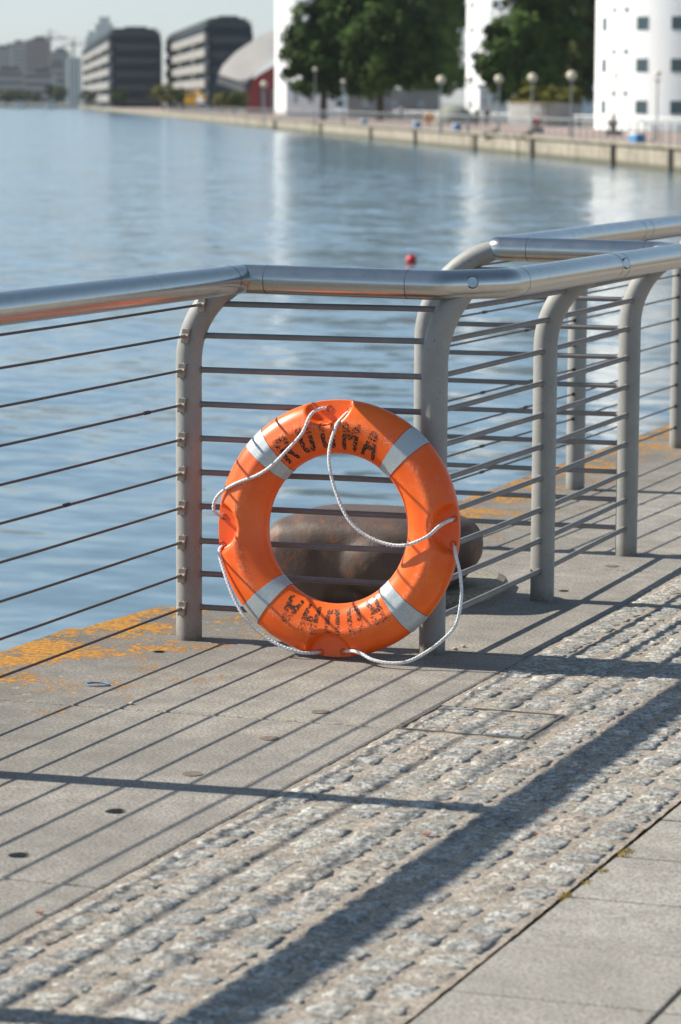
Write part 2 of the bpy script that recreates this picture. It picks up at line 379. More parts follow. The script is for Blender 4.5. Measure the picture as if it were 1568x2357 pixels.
coping = bpy.data.objects.new('quay_coping', me); C.objects.link(coping)
bv = coping.modifiers.new('b', 'BEVEL'); bv.width = .009; bv.segments = 2; bv.limit_method = 'ANGLE'
HOLES = [(-3.066, 5.924, .027), (-3.049, 6.391, .028), (-3.836, 8.353, .022), (-3.04, 9.965, .022), (-3.35, 9.0, .017)]
cut = MB()
for x, y, r in HOLES: cut.tube([(x, y, -.12), (x, y, .05)], r, 20)
cutter = cut.build('hole_cutter', M_SEAM)
bo = coping.modifiers.new('h', 'BOOLEAN'); bo.object = cutter; bo.solver = 'EXACT'
dg = bpy.context.evaluated_depsgraph_get(); ev = bpy.data.meshes.new_from_object(coping.evaluated_get(dg))
coping.modifiers.clear(); coping.data = ev; bpy.data.objects.remove(cutter, do_unlink=True)
tag(coping, 'worn concrete coping slabs with orange lichen along the water edge', 'quay edge', kind='structure')
for k, (px, py) in enumerate(((443, 1782), (620, 1700), (738, 1639), (1408, 1303))):
    p = gz(px, py, 0); d = MB(); r = .026
    ang = [2 * PI * j / 28 for j in range(28)]
    d.prism([(p.x + r * math.cos(a) * (1 + .07 * noise.noise((a * 2, k, 0))), p.y + r * math.sin(a) * (1 + .07 * noise.noise((a * 2, k, 3)))) for a in ang], -.01, .002)
    tag(d.build('hole_plug', M_PLUG), ['brown filled bolt hole in the slab between two open holes and the slab joint', 'faint brown filled bolt hole just nearer than the slab joint',
        'brown filled bolt hole beyond the slab joint, in front of the orange ring', 'brown filled bolt hole in the slab inside the railing corner'][k], 'plug', 'filled bolt holes in the coping')
# chalky ring mark / blue elastic ring
p = gz(225, 1577, 0); r = MB()
r.tube([(p.x + .034 * math.cos(a), p.y + .020 * math.sin(a) * 1.3, .003) for a in [2 * PI * i / 24 for i in range(25)]], .0022, 6)
tag(r.build('rubber_ring', M_BLUE, smooth=True), 'small blue rubber ring lying on the lichen speckled slab', 'ring')

# setts bed and setts
BX0, BX1 = -2.772, -1.842
bed = MB(); nx, ny = 62, 560
for j in range(ny + 1):
    for i in range(nx + 1):
        x = BX0 + (BX1 - BX0) * i / nx; y = 3.2 + (14.5 - 3.2) * j / ny
        bed.v.append((x, y, -.0022 + .0032 * noise.noise((x * 18, y * 18, 1)) + .0022 * noise.noise((x * 70, y * 70, 4))))
for j in range(ny):
    for i in range(nx):
        a = j * (nx + 1) + i; bed.f.append((a, a + 1, a + nx + 2, a + nx + 1))
tag(bed.build('sett_bedding', M_MORTAR, smooth=True), 'sandy mortar between the granite setts', 'mortar', kind='structure')
far_bed = MB().box(BX0, 14.5, -.04, BX1, 78, -.006); tag(far_bed.build('sett_bedding', M_MORTAR), 'sandy mortar strip further along the quay', 'mortar', kind='structure')
near_bed = MB().box(BX0, -2, -.04, BX1, 3.2, -.006); tag(near_bed.build('sett_bedding', M_MORTAR), 'sandy mortar strip nearer than the camera', 'mortar', kind='structure')
setts = MB(); TONE = []; NC = 9; cw = (BX1 - BX0 - .02) / NC
rr = random.Random(3)
CVX0, CVX1, CVY0, CVY1 = -2.768, -2.405, 7.555, 7.895
def sett(x0, y0, x1, y1, lift=0):
    n = 8; b = len(setts.v); cx, cy = (x0 + x1) / 2, (y0 + y1) / 2; sd_ = rr.random() * 50; tone_ = rr.random()
    tx, ty = rr.uniform(-.03, .03), rr.uniform(-.03, .03); rot = rr.uniform(-.06, .06); h0 = rr.uniform(-.001, .002) + lift
    for j in range(n + 2):
        for i in range(n + 2):
            u = min(max((i - 1) / (n - 1), 0), 1); v = min(max((j - 1) / (n - 1), 0), 1)
            du, dv = u * 2 - 1, v * 2 - 1
            k = 1 - .06 * (abs(du) ** 3) * (abs(dv) ** 3)
            lx = du * (x1 - x0) / 2 * k; ly = dv * (y1 - y0) / 2 * k
            e = .007 * noise.noise((du * 2 + sd_, dv * 2, 0)); lx += e * abs(du); ly += .007 * noise.noise((du * 2, dv * 2 + sd_, 5)) * abs(dv)
            X = cx + lx - rot * ly; Y = cy + ly + rot * lx
            z = h0 + tx * lx + ty * ly - .004 * max(abs(du), abs(dv)) ** 12 + .0005 + .0028 * noise.noise((X * 26, Y * 26, sd_)) + .0048 * noise.noise((X * 70, Y * 70, sd_))
            if i in (0, n + 1) or j in (0, n + 1): z = -.03
            setts.v.append((X, Y, z)); TONE.append(tone_)
    m_ = n + 2
    for j in range(n + 1):
        for i in range(n + 1): a = b + j * m_ + i; setts.f.append((a, a + 1, a + m_ + 1, a + m_))
for c in range(NC):
    y = 3.2 + rr.random() * .05; x0 = BX0 + .01 + c * cw
    while y < 14.4:
        L = rr.choice((.088, .10, .106, .112, .128)) + rr.uniform(-.004, .004); g = rr.uniform(.010, .020)
        yy0, yy1 = y + g / 2, y + L - g / 2; xa, xb = x0 + rr.uniform(.003, .011), x0 + cw - rr.uniform(.003, .011)
        y += L
        if xa < CVX1 + .01 and yy1 > CVY0 - .012 and yy0 < CVY1 + .012:
            if xb - (CVX1 + .015) > .03 and xa < CVX1: xa = max(xa, CVX1 + .015)
            elif xa < CVX1: 
                if yy0 < CVY0 - .06: yy1 = min(yy1, CVY0 - .014)
                elif yy1 > CVY1 + .05: yy0 = max(yy0, CVY1 + .014)
                else: continue
        if yy1 - yy0 < .035: continue
        sett(xa, yy0, xb, yy1)
so_ = setts.build('sett_paving', M_SETT, smooth=True); so_.data.attributes.new('tone', 'FLOAT', 'POINT').data.foreach_set('value', TONE); TONE = []
tag(so_, 'rough grey granite setts laid in rows in sandy mortar', 'paving', kind='structure')
# recessed access cover filled with setts
cv = empty('access_cover', ((CVX0 + CVX1) / 2, (CVY0 + CVY1) / 2, 0), 'square recessed access cover filled with granite setts, in a thin metal frame', 'manhole cover')
f = MB(); w = .004
f.box(CVX0, CVY0, -.03, CVX1, CVY0 + w, .002); f.box(CVX0, CVY1 - w, -.03, CVX1, CVY1, .002)
f.box(CVX0, CVY0 + w, -.03, CVX0 + w, CVY1 - w, .0018); f.box(CVX1 - w, CVY0 + w, -.03, CVX1, CVY1 - w, .0018)
f.box(CVX1 - w * 2.6, CVY0 + w, -.03, CVX1 - w * 1.6, CVY1 - w, .001)
f.build('frame', m_noisy('cover_frame_metal', (.20, .185, .165), (.27, .25, .225), 20, .6, .4), cv)
for (cx, cy, sx) in ((CVX1 - .02, CVY0 + .012, -1), (CVX0 + .016, CVY1 - .02, 1)):
    q = MB().prism([(cx, cy - .004), (cx + sx * .10, cy - .004), (cx + sx * .10, cy + .012), (cx, cy + .035)] if sx < 0 else [(cx, cy - .04), (cx + .09, cy - .012), (cx + .09, cy + .008), (cx, cy + .008)], -.02, .0035)
    if sx < 0: q.f[0], q.f[1] = q.f[0][::-1], q.f[1][::-1]
    cp = q.build('corner_plate', m_noisy('plate_metal', (.36, .37, .36), (.44, .45, .44), 20, .5, .5), cv)
    kh = MB().tube([(cx + sx * .04, cy + .003, -.01), (cx + sx * .04, cy + .003, .0045)], .005, 10); kh.tube([(cx + sx * .065, cy + .003, -.01), (cx + sx * .065, cy + .003, .0045)], .005, 10)
    kh.build('key_hole', M_SEAM, cp)
store = setts; setts = MB()
for c in range(3):
    for r_ in range(3):
        x0 = CVX0 + .014 + c * .114; y0 = CVY0 + .012 + r_ * .106
        sett(x0 + .004, y0 + rr.uniform(.002, .008), x0 + .108, y0 + .100, -.001)
si_ = setts.build('sett_infill', M_SETT, cv, smooth=True); si_.data.attributes.new('tone', 'FLOAT', 'POINT').data.foreach_set('value', TONE)

# right hand pavement tiles
tiles = MB(); ty0 = 5.30
tx = [-1.836 + .41 * i for i in range(14)]; j0, j1 = -9, 40
for j in range(j0, j1):
    for i in range(len(tx) - 1):
        x0, x1 = tx[i] + .004, tx[i + 1] - .004; ya = ty0 + .378 * j + .004; yb = ya + .369
        h = rr.uniform(-.0018, .0018); b = len(tiles.v)
        tiles.box(x0, ya, -.05, x1, yb, h)
        for q in range(b, b + 8):
            v = tiles.v[q]; tiles.v[q] = (v[0], v[1] + (v[0] + 1.8) * SK, v[2])
tag(tiles.build('paving_slabs', M_TILE, bevel=.003), 'pale grey concrete pavement slabs with dark joints', 'pavement', kind='structure')
tb = MB().box(-1.84, -6, -.06, 4, 30, -.022); tag(tb.build('joint_sand', m_noisy('joint_sand_m', (.10, .08, .06), (.16, .12, .09), 12, .95)), 'dark sand in the pavement joints', 'sand', kind='structure')
tp = MB().box(3.55, -6, -.06, 39.9, 77.9, -.003); tag(tp.build('pavement', M_TILE), 'pale pavement further inland', 'pavement', kind='structure')
tp = MB().box(-1.84, 30.1, -.06, 3.54, 77.9, -.003); tag(tp.build('pavement', M_TILE), 'pale pavement further along the quay', 'pavement', kind='structure')

# moss tufts in the border joint
for k, (px, py, s_) in enumerate(((1440, 1962, 1.2), (1388, 2003, .7), (1301, 2062, .9), (1352, 2030, .6))):
    p = gz(px, py, 0); t = MB()
    for q in range(int(60 * s_)):
        a = rr.uniform(0, 2 * PI); d = rr.random() ** .5 * .02 * s_; bx, by = p.x + d * math.cos(a) * .7, p.y + d * math.sin(a) * 1.6
        h = rr.uniform(.002, .006) * s_; a2 = rr.uniform(0, 2 * PI); w = .002; ox, oy = math.cos(a2) * w, math.sin(a2) * w
        b = len(t.v); lx, ly = rr.uniform(-.006, .006), rr.uniform(-.006, .006)
        t.v += [(bx - ox, by - oy, -.006), (bx + ox, by + oy, -.006), (bx + ox * .3 + lx, by + oy * .3 + ly, h), (bx - ox * .3 + lx, by - oy * .3 + ly, h)]; t.f.append((b, b + 1, b + 2, b + 3))
    tag(t.build('moss_tuft', M_MOSS), ['largest yellow green moss tuft, at the corner where a pavement joint meets the setts', 'small moss tuft between two larger ones beside the pavement slabs',
        'yellow moss tuft at the nearer pavement joint', 'smallest moss speck beside the pavement slabs'][k], 'moss', 'moss tufts along the pavement joint')
for k, (px, py, lab) in enumerate(((1256, 1872, 'dry brown leaf scrap on the setts beyond the access cover'), (982, 1925 + 0, 'dry leaf scrap on sunlit setts nearer than the access cover'),
        (1234, 1985 - 60, 'reddish leaf scrap beside the wide rail shadow'), (92, 2605 - 500, 'orange leaf scrap near the left edge of the slabs'), (461, 2165 - 0, 'tan leaf scrap on the lower setts'))):
    p = gz(px, py, 0); t = MB(); s_ = .0045 + .002 * (k % 2)
    ps = [(p.x + s_ * math.cos(a) * (1.5 if q % 2 else .8), p.y + s_ * math.sin(a) * (1.2 if q % 2 else .7)) for q, a in enumerate([2 * PI * i / 8 for i in range(8)])]
    t.prism(ps, .004, .007); tag(t.build('leaf_scrap', M_DLEAF), lab, 'leaf', 'dry leaf scraps on the paving')
for k, (px, py, lab) in enumerate(((1335, 1901, 'tiny tan pebble right of the railing post behind the ring'), (1361, 1893, 'pale pebble right of the tan one behind the ring'), (303, 2023 - 0, 'white grit speck on the slab below the blue rubber ring'))):
    pass
pb1 = [((1100 + 410 * .574) * .784, (1800 + 188 * .574) * .784, 'tan pebble on the slab just right of the post base'), ((1100 + 455 * .574) * .784, (1800 + 175 * .574) * .784, 'pale pebble right of the tan pebble by the post base'),
       (303, 1614 + 8, 'pale grit piece on the slab near the blue rubber ring')]
for px, py, lab in pb1:
    p = gz(px, py, 0); t = MB().ball((p.x, p.y, .004), .007, 10, 7, (1.2, .9, .65))
    for i, v in enumerate(t.v):
        k = 1 + .25 * noise.noise(Vector(v) * 200); t.v[i] = tuple(Vector((p.x, p.y, .004)) + (Vector(v) - Vector((p.x, p.y, .004))) * k)
    tag(t.build('pebble', m_noisy('pebble_m', (.38, .28, .2), (.5, .42, .34), 80), smooth=True), lab, 'pebble')

# ================================================================== NEAR RAILING
RZ = 1.13
rail = empty('quay_railing', (-3.84, 8.60, 0), 'grey post railing with polished steel handrail, bars and cables stepping around the bollard', 'railing')
class Post:                                            # upright, then an arc that runs into the middle of the handrail at T
    def __init__(s, x, y, T, z0=.87):
        s.x, s.y, s.z0, s.T = x, y, z0, Vector(T); d = Vector((T[0] - x, T[1] - y, 0)); s.o = d.length; s.d = d.normalized()
        s.h = T[2] - z0; s.R = (s.h ** 2 + s.o ** 2) / (2 * s.o)
    def c(s, z):
        if z <= s.z0: return Vector((s.x, s.y, z))
        q = min((z - s.z0) / s.R, .999); o = s.R * (1 - math.sqrt(1 - q * q)); return Vector((s.x, s.y, z)) + s.d * o
    def build(s, r=.0405):
        pts = [Vector((s.x, s.y, -.02)), Vector((s.x, s.y, s.z0))]
        n = 14; fm = 2 * math.atan2(s.o, s.h)
        for i in range(1, n + 1):
            f_ = fm * i / n; pts.append(Vector((s.x, s.y, s.z0 + s.R * math.sin(f_))) + s.d * s.R * (1 - math.cos(f_)))
        rr__ = [r] * (len(pts) - 2) + [r * .95, r * .85]
        o = MB().tube(pts, rr__, 28).build('post', M_POST, rail); smooth_angle(o); return o
ZB = [1.052, .954, .847, .740, .633, .527, .420, .312, .208, .103]
Pm = Post(-3.84, 4.72, (-3.675, 4.72, 1.142)); P0 = Post(-3.84, 6.60, (-3.675, 6.60, 1.137)); P1 = Post(-3.848, 8.595, (-3.685, 8.607, 1.129)); P2 = Post(-3.062, 8.657, (-2.972, 8.682, 1.125), .88)
P3 = Post(-3.055, 9.75, (-2.878, 9.75, 1.122), .86); P4 = Post(-3.078, 10.86, (-2.925, 10.84, 1.12), .86)
Pb = Post(-3.86, 10.80, (-3.60, 10.872, 1.125), .79); P5 = Post(-3.825, 12.666, (-3.652, 12.666, 1.12)); P6 = Post(-3.835, 14.42, (-3.652, 14.42, 1.115)); P7 = Post(-3.835, 16.2, (-3.65, 16.2, 1.11))
posts = {}
for k, p in dict(m=Pm, a=P0, b=P1, c=P2, d=P3, e=P4, f=Pb, g=P5, h=P6, i=P7).items(): posts[k] = p.build()
def fillet(pts, r=.05, n=5):
    pts = [Vector(p) for p in pts]; out = [pts[0]]
    for i in range(1, len(pts) - 1):
        a, b, c = pts[i - 1], pts[i], pts[i + 1]; u = (a - b).normalized(); v = (c - b).normalized()
        k = min(r, (a - b).length * .45, (c - b).length * .45); p, q = b + u * k, b + v * k
        for t in range(n + 1): t /= n; out.append(p * (1 - t) ** 2 + b * 2 * t * (1 - t) + q * t * t)
    return out + [pts[-1]]
route = [(-3.675, 2.6, 1.15), (-3.675, 8.61, 1.131), (-3.03, 8.625, 1.127), (-2.876, 8.775, 1.130), (-2.88, 10.80, 1.122), (-2.97, 10.885, 1.124), (-3.605, 10.87, 1.13), (-3.65, 16.7, 1.113)]
hr = MB().tube(fillet(route, .028, 4), .045, 40).build('handrail', M_STEEL, rail); smooth_angle(hr, .5)
def seam(p, d, r=.0453):
    p = Vector(p); d = Vector(d).normalized() * .0011
    o = MB().tube([p - d, p + d], r, 40).build('seam', M_SEAM, hr); smooth_angle(o); return o
def on(a, b, t): a, b = Vector(a), Vector(b); return a + (b - a) * t
def seam_seg(i, *ts):
    for t in ts: seam(on(route[i], route[i + 1], t), Vector(route[i + 1]) - Vector(route[i]))
def ylin(i, y): return (y - route[i][1]) / (route[i + 1][1] - route[i][1])
def xlin(i, x): return (x - route[i][0]) / (route[i + 1][0] - route[i][0])
seam_seg(0, ylin(0, 8.50), ylin(0, 6.64), ylin(0, 6.56)); seam_seg(1, xlin(1, -3.59), xlin(1, -3.135))
seam_seg(3, ylin(3, 8.875), ylin(3, 9.90), ylin(3, 9.985)); seam_seg(5, xlin(5, -3.03), xlin(5, -3.478)); seam_seg(6, ylin(6, 12.86), ylin(6, 12.98), ylin(6, 14.4))
def plug(p, nrm, r=.0175):
    p = Vector(p); nrm = Vector(nrm).normalized(); c = p + nrm * .0435
    o = MB().tube([c, c + nrm * .004], [r, r * .93], 24).build('rail_plug', M_STEEL, hr); smooth_angle(o)
    MB().tube([c - nrm * .002, c + nrm * .0024], [r * 1.09] * 2, 24).build('plug_ring', M_SEAM, o)
plug((-3.672, 8.613, 1.131), (.25, -1, .30)); plug(on(route[2], route[3], .40), (.62, -.85, .22)); plug((-2.876, 9.945, 1.126), (1, -.25, .25))
def bar(a, b, z, r=.0092):
    p, q = a.c(z), b.c(z); n_ = 10; d = (q - p); pts = []
    for i in range(n_ + 1):
        t = i / n_; pts.append(p + d * t + Vector((0, 0, .0014 * noise.noise((z * 9, t * 3, p.y)))))
    o = MB().tube(pts, r, 12).build('bar', M_BAR, rail); smooth_angle(o)
    for e, s_ in ((p, 1), (q, -1)):
        e2 = e + d.normalized() * s_ * .0395
        w_ = MB().tube([e2 - d.normalized() * s_ * .006, e2 + d.normalized() * s_ * .006], [.0145, .0098], 12).build('weld', M_BAR, o); smooth_angle(w_)
for z in ZB:
    bar(P1, P2, z); bar(P2, P3, z); bar(P3, P4, z); bar(Pb, P4, z)
def clampset(post, key, z, sy):
    c = post.c(z); s_ = MB(); y = c.y + sy * .039; x = c.x - .002
    s_.obox((x, y + sy * .004, z), (.012, 0, 0), (0, .010, 0), (.003, 0, .022))
    s_.tube([(x - .013, y + sy * .016, z + .001), (x + .014, y + sy * .016, z + .001)], .0075, 6)
    s_.tube([(x, y + sy * .006, z), (x, y + sy * .030, z)], .0062, 8)
    s_.tube([(x + .002, y + sy * .008, z + .012), (x + .008, y + sy * .010, z + .024)], [.005, .003], 6)
    s_.tube([(x, y + sy * .028, z), (x, y + sy * .062, z)], [.0052, .0046], 8)
    o = s_.build('cable_clamp', m_clamp, posts[key], bevel=.001); return Vector((x, y + sy * .058, z))
m_clamp = m_noisy('clamp_metal', (.26, .215, .18), (.38, .33, .29), 60, .45, .6)
for k, z in enumerate(ZB):
    a = clampset(P1, 'b', z, -1); b = P0.c(z); b.x -= .002; c = Pm.c(z); c.x -= .002; e = Vector((c.x, 2.6, z))
    o = MB().tube([a, on(a, b, .5) - Vector((0, 0, .002)), b, c, e], .0041, 8).build('cable', M_CABLE, rail); smooth_angle(o)
    sl = {3: .11, 5: .40}.get(k)
    if sl: q = on(a, b, sl); s_ = MB().tube([q + Vector((0, -.016, 0)), q + Vector((0, .016, 0))], .0062, 8).build('sleeve', M_SEAM, o)
    a = clampset(Pb, 'f', z, 1); b = P5.c(z); b.x -= .002; c = P6.c(z); c.x -= .002; e = P7.c(z); e.x -= .002
    o = MB().tube([a, b, c, e, e + Vector((0, .5, 0))], .0041, 8).build('cable', M_CABLE, rail); smooth_angle(o)
    for t in ((.32, .78) if k % 3 else (.62,)):
        q = on(a, b, t); MB().tube([q + Vector((0, -.02, 0)), q + Vector((0, .02, 0))], .0065, 8).build('sleeve', M_SEAM, o)
    for key, pp in (('g', b), ('h', c)):
        MB().tube([pp + Vector((0, -.046, 0)), pp + Vector((0, -.03, 0))], .008, 8).build('cable_eyelet', M_SEAM, posts[key])

# ================================================================== LIFEBUOY
TH = math.radians(6.5); RC = Vector((-3.312, 8.499, .3915)); UU = Vector((1, 0, 0)); VV = Vector((0, math.sin(TH), math.cos(TH))); NN = Vector((0, -math.cos(TH), math.sin(TH)))
RM, RA, RB = .3085, .0815, .054
POCK = [95.5, 3.0, 270.0, 182.6]
def sstep(a, b, x): t = min(1, max(0, (x - a) / (b - a))); return t * t * (3 - 2 * t)
def wfront(u, v):
    r = math.hypot(u, v); q = (r - RM) / RA; q = max(-1, min(1, q))
    w = RB * (max(0, 1 - abs(q) ** 2.25)) ** (1 / 2.05) + .0045 * math.exp(-((r - RM - .008) / .016) ** 2)
    for a in POCK:
        a = math.radians(a); d = math.hypot((u - .389 * math.cos(a)) * 1, v - .389 * math.sin(a))
        k = sstep(.083, .064, d); w = w * (1 - k) + min(w, .010) * k
    return w
def wp(u, v, w): return RC + UU * u + VV * v + NN * w
ring = empty('lifebuoy', (RC.x, 8.455, 0), 'scuffed orange lifebuoy with silver bands and white rope leaning on the railing', 'lifebuoy')
def annulus(a0, a1, na, off, name, m_, closed, parent, nq=34):
    mb = MB(); rid = []
    for i in range(na if closed else na + 1):
        a = math.radians(a0 + (a1 - a0) * i / na); ca, sa = math.cos(a), math.sin(a)
        for j in range(2 * nq):
            f_ = PI * j / nq; q = math.cos(f_); r = RM + RA * q; w = wfront(r * ca, r * sa)
            if j > nq: w = -w
            if j in (0, nq): w = 0
            rr_ = r + off * q; w += off * (1 if 0 < j < nq else (-1 if j > nq else 0)) * math.sqrt(max(0, 1 - q * q))
            mb.v.append(tuple(wp(rr_ * ca, rr_ * sa, w)))
            rid.append(math.exp(-((r - RM - .008) / .017) ** 2) if 0 < j < nq else 0)
    n_ = na if closed else na + 1; K = 2 * nq
    for i in range(na):
        i2 = (i + 1) % n_
        for j in range(K): j2 = (j + 1) % K; mb.f.append((i * K + j, i2 * K + j, i2 * K + j2, i * K + j2))
    o = mb.build(name, m_, parent, smooth=True)
    at = o.data.attributes.new('ridge', 'FLOAT', 'POINT'); at.data.foreach_set('value', rid); return o
body = annulus(0, 360, 540, 0, 'ring_body', M_ORANGE, True, ring)
for a in (137.0, 49.3, -44.3, 226.5):
    annulus(a - 5.1, a + 5.1, 26, .0013, 'reflective_band', M_TAPE, False, ring)
    ev_ = []
    for s_ in (-5.25, 5.25):                                            # the pressed groove either side of the band
        mb = MB(); aa = math.radians(a + s_); pts = []
        for j in range(35):
            q = math.cos(PI * j / 34); r = RM + RA * q; w = wfront(r * math.cos(aa), r * math.sin(aa)) if 0 < j < 34 else 0
            pts.append(wp(r * math.cos(aa), r * math.sin(aa), w + .0003))
        mb.tube(pts, .0011, 6).build('band_groove', mat('groove_red', (.42, .05, .01), .6), ring)
# stencil writing
GL = {'R': [((.12, 0), (.12, 1)), ((.12, .95), (.62, .95)), ((.70, .90), (.70, .58)), ((.12, .52), (.60, .52)), ((.48, .45), (.82, 0))],
      'O': [((.12, .12), (.12, .88)), ((.2, .95), (.66, .95)), ((.76, .12), (.76, .88)), ((.2, .04), (.66, .04))],
      'U': [((.12, .08), (.12, 1)), ((.18, .05), (.70, .05)), ((.78, .08), (.78, 1))],
      'M': [((.08, 0), (.08, 1)), ((.16, .9), (.42, .45)), ((.50, .45), (.76, .9)), ((.86, 0), (.86, 1))],
      'A': [((.04, 0), (.34, .95)), ((.50, .95), (.86, 0)), ((.25, .33), (.64, .33))]}
def segd(px, py, a, b):
    ax, ay = a; bx, by = b; dx, dy = bx - ax, by - ay; t = max(0, min(1, ((px - ax) * dx + (py - ay) * dy) / (dx * dx + dy * dy))); return math.hypot(px - ax - dx * t, py - ay - dy * t)
LW, LH, R0 = .050, .074, .246
for base, wear in ((124.2, .12), (302.0, .19)):
    for k, ch in enumerate('ROUMA'):
        ac = base - 14.6 * k; mb = MB(); step = .0011; strokes = [((a[0] * LW, a[1] * LH), (b[0] * LW, b[1] * LH)) for a, b in GL[ch]]
        n1, n2 = int((LW + .012) / step), int((LH + .012) / step)
        for i in range(n1):
            for j in range(n2):
                lx, ly = -.006 + i * step, -.006 + j * step
                d = min(segd(lx, ly, a, b) for a, b in strokes)
                gap = abs(ly - LH * .60) < .0016 or (ch in 'OU' and abs(lx - LW * .44) < .002)
                nz = noise.noise((lx * 160 + k * 9, ly * 160 + base, 0)); nz2 = noise.noise((lx * 420 + k * 5, ly * 420, base))
                if d > .0068 + .0020 * nz or gap or nz2 * .7 + nz * .5 < -.24 + wear + (.22 if ly > .045 and nz > -.3 else 0): continue
                def P(x, y):
                    r = R0 + y; an = math.radians(ac) - (x - LW / 2) / .282
                    u, v = r * math.cos(an), r * math.sin(an); return tuple(wp(u, v, wfront(u, v) + .0007))
                b_ = len(mb.v); mb.v += [P(lx, ly), P(lx + step, ly), P(lx + step, ly + step), P(lx, ly + step)]; mb.f.append((b_, b_ + 1, b_ + 2, b_ + 3))
        mb.build('stencil_letter', M_INK, ring)
# rope: four free lengths between the pockets
def catmull(P_, n=10):
    P_ = [Vector(p) for p in P_]; P_ = [P_[0] * 2 - P_[1]] + P_ + [P_[-1] * 2 - P_[-2]]; out = []
    for i in range(1, len(P_) - 2):
        for k in range(n):
            t = k / n; a, b, c, d = P_[i - 1:i + 3]
            out.append(.5 * ((2 * b) + (c - a) * t + (2 * a - 5 * b + 4 * c - d) * t * t + (3 * b - a - 3 * c + d) * t ** 3))
    return out + [P_[-2]]
ROPES = [[(-.0638, .3657, .0), (-.089, .3617, .022), (-.1064, .342, .055), (-.1266, .2859, .066), (-.1735, .2312, .068), (-.2216, .1829, .066), (-.2717, .1502, .062), (-.347, .1199, .05), (-.4003, .088, .04), (-.4218, .0535, .03), (-.4153, .0271, .024), (-.393, .0188, .0)],
 [(.0123, .3662, .0), (-.0068, .3439, .034), (-.0224, .297, .066), (-.0347, .2376, .07), (-.0306, .179, .066), (-.0075, .1083, .062), (.0309, .0385, .062), (.0819, -.0044, .062), (.1457, -.0294, .062), (.2157, -.0332, .064), (.2852, -.0058, .07), (.3193, .0282, .055), (.3371, .0444, .03), (.351, .0527, .0)],
 [(.3521, -.0225, .0), (.3646, -.0474, .025), (.3761, -.0789, .03), (.3862, -.1171, .03), (.3939, -.1811, .035), (.3866, -.2585, .05), (.3515, -.3057, .06), (.3023, -.3474, .07), (.2542, -.3759, .085), (.2014, -.3846, .09), (.1441, -.3798, .085), (.094, -.3640, .065), (.0564, -.361, .04), (.0179, -.3678, .0)],
 [(-.3947, -.0654, .0), (-.3972, -.0918, .027), (-.3641, -.1627, .045), (-.3299, -.2268, .052), (-.2836, -.2902, .054), (-.2072, -.3444, .055), (-.1223, -.3744, .05), (-.0805, -.3778, .03), (-.0552, -.3743, .0)]]
def clearance(u, v, w):
    r = math.hypot(u, v)
    if abs(r - RM) < RA: w = max(w, wfront(u, v) + (.0065 if w > .02 else -.02))
    return w
for rp_ in ROPES:
    pts = catmull([wp(u + .022, v - .003, w) for u, v, w in rp_], 12)
    for i, p in enumerate(pts):
        q = p - RC; u, v, w = q.dot(UU), q.dot(VV), q.dot(NN); w2 = clearance(u, v, w) if 4 < i < len(pts) - 5 else w
        p = wp(u, v, w2); p.z = max(p.z, .007); pts[i] = p
    for _ in range(3): pts = [pts[0]] + [(pts[i - 1] + pts[i] * 2 + pts[i + 1]) / 4 for i in range(1, len(pts) - 1)] + [pts[-1]]
    # resample evenly and lay four twisted strands
    L = [0]
    for i in range(1, len(pts)): L.append(L[-1] + (pts[i] - pts[i - 1]).length)
    ns = int(L[-1] / .0022); cen = []; j = 0
    for i in range(ns + 1):
        s_ = L[-1] * i / ns
        while j < len(L) - 2 and L[j + 1] < s_: j += 1
        t = (s_ - L[j]) / max(1e-9, L[j + 1] - L[j]); cen.append(pts[j].lerp(pts[j + 1], min(1, t)))
    mb = MB(); fr = []; x = None
    for i in range(len(cen)):
        t = (cen[min(i + 1, len(cen) - 1)] - cen[max(i - 1, 0)]).normalized()
        if x is None: x = t.cross(Vector((0.3, .2, 1))).normalized()
        x = (x - t * x.dot(t)).normalized(); fr.append((x.copy(), t.cross(x)))
    for sdir in (1, -1):
        for st in range(3):
            pp = []
            for i, c in enumerate(cen):
                a = sdir * (2 * PI * i * .0022 / .034) + st * 2 * PI / 3 + (.5 if sdir < 0 else 0)
                k = .0026 + .0006 * math.cos(a * 3); pp.append(c + fr[i][0] * math.cos(a) * k + fr[i][1] * math.sin(a) * k)
            mb.tube(pp, .0026, 7)
    mb.tube(cen[::3] + [cen[-1]], .0038, 8)
    for q in range(int(26 * L[-1] / .5)):                                                   # frayed fibres
        i = rr.randrange(len(cen)); d = Vector((rr.uniform(-1, 1), rr.uniform(-1, 1), rr.uniform(-1, 1))).normalized()
        if i > len(cen) * .4: mb.tube([cen[i] + d * .004, cen[i] + d * .009, cen[i] + d * .012 + Vector((.003, 0, -.003))], .00028, 3)
    mb.build('grab_rope', M_ROPE, ring, smooth=True)
    for e, s_ in ((cen[0], 1), (cen[-1], 1)):
        q = e - RC; u, v = q.dot(UU), q.dot(VV); c = wp(u, v, wfront(u, v) + .001); r = .0085
        MB().tube([c + UU * r * math.cos(a) + VV * r * math.sin(a) for a in [2 * PI * i / 20 for i in range(21)]], .0016, 6).build('eyelet', mat('eyelet_orange', (.45, .06, .015), .4), ring, smooth=True)

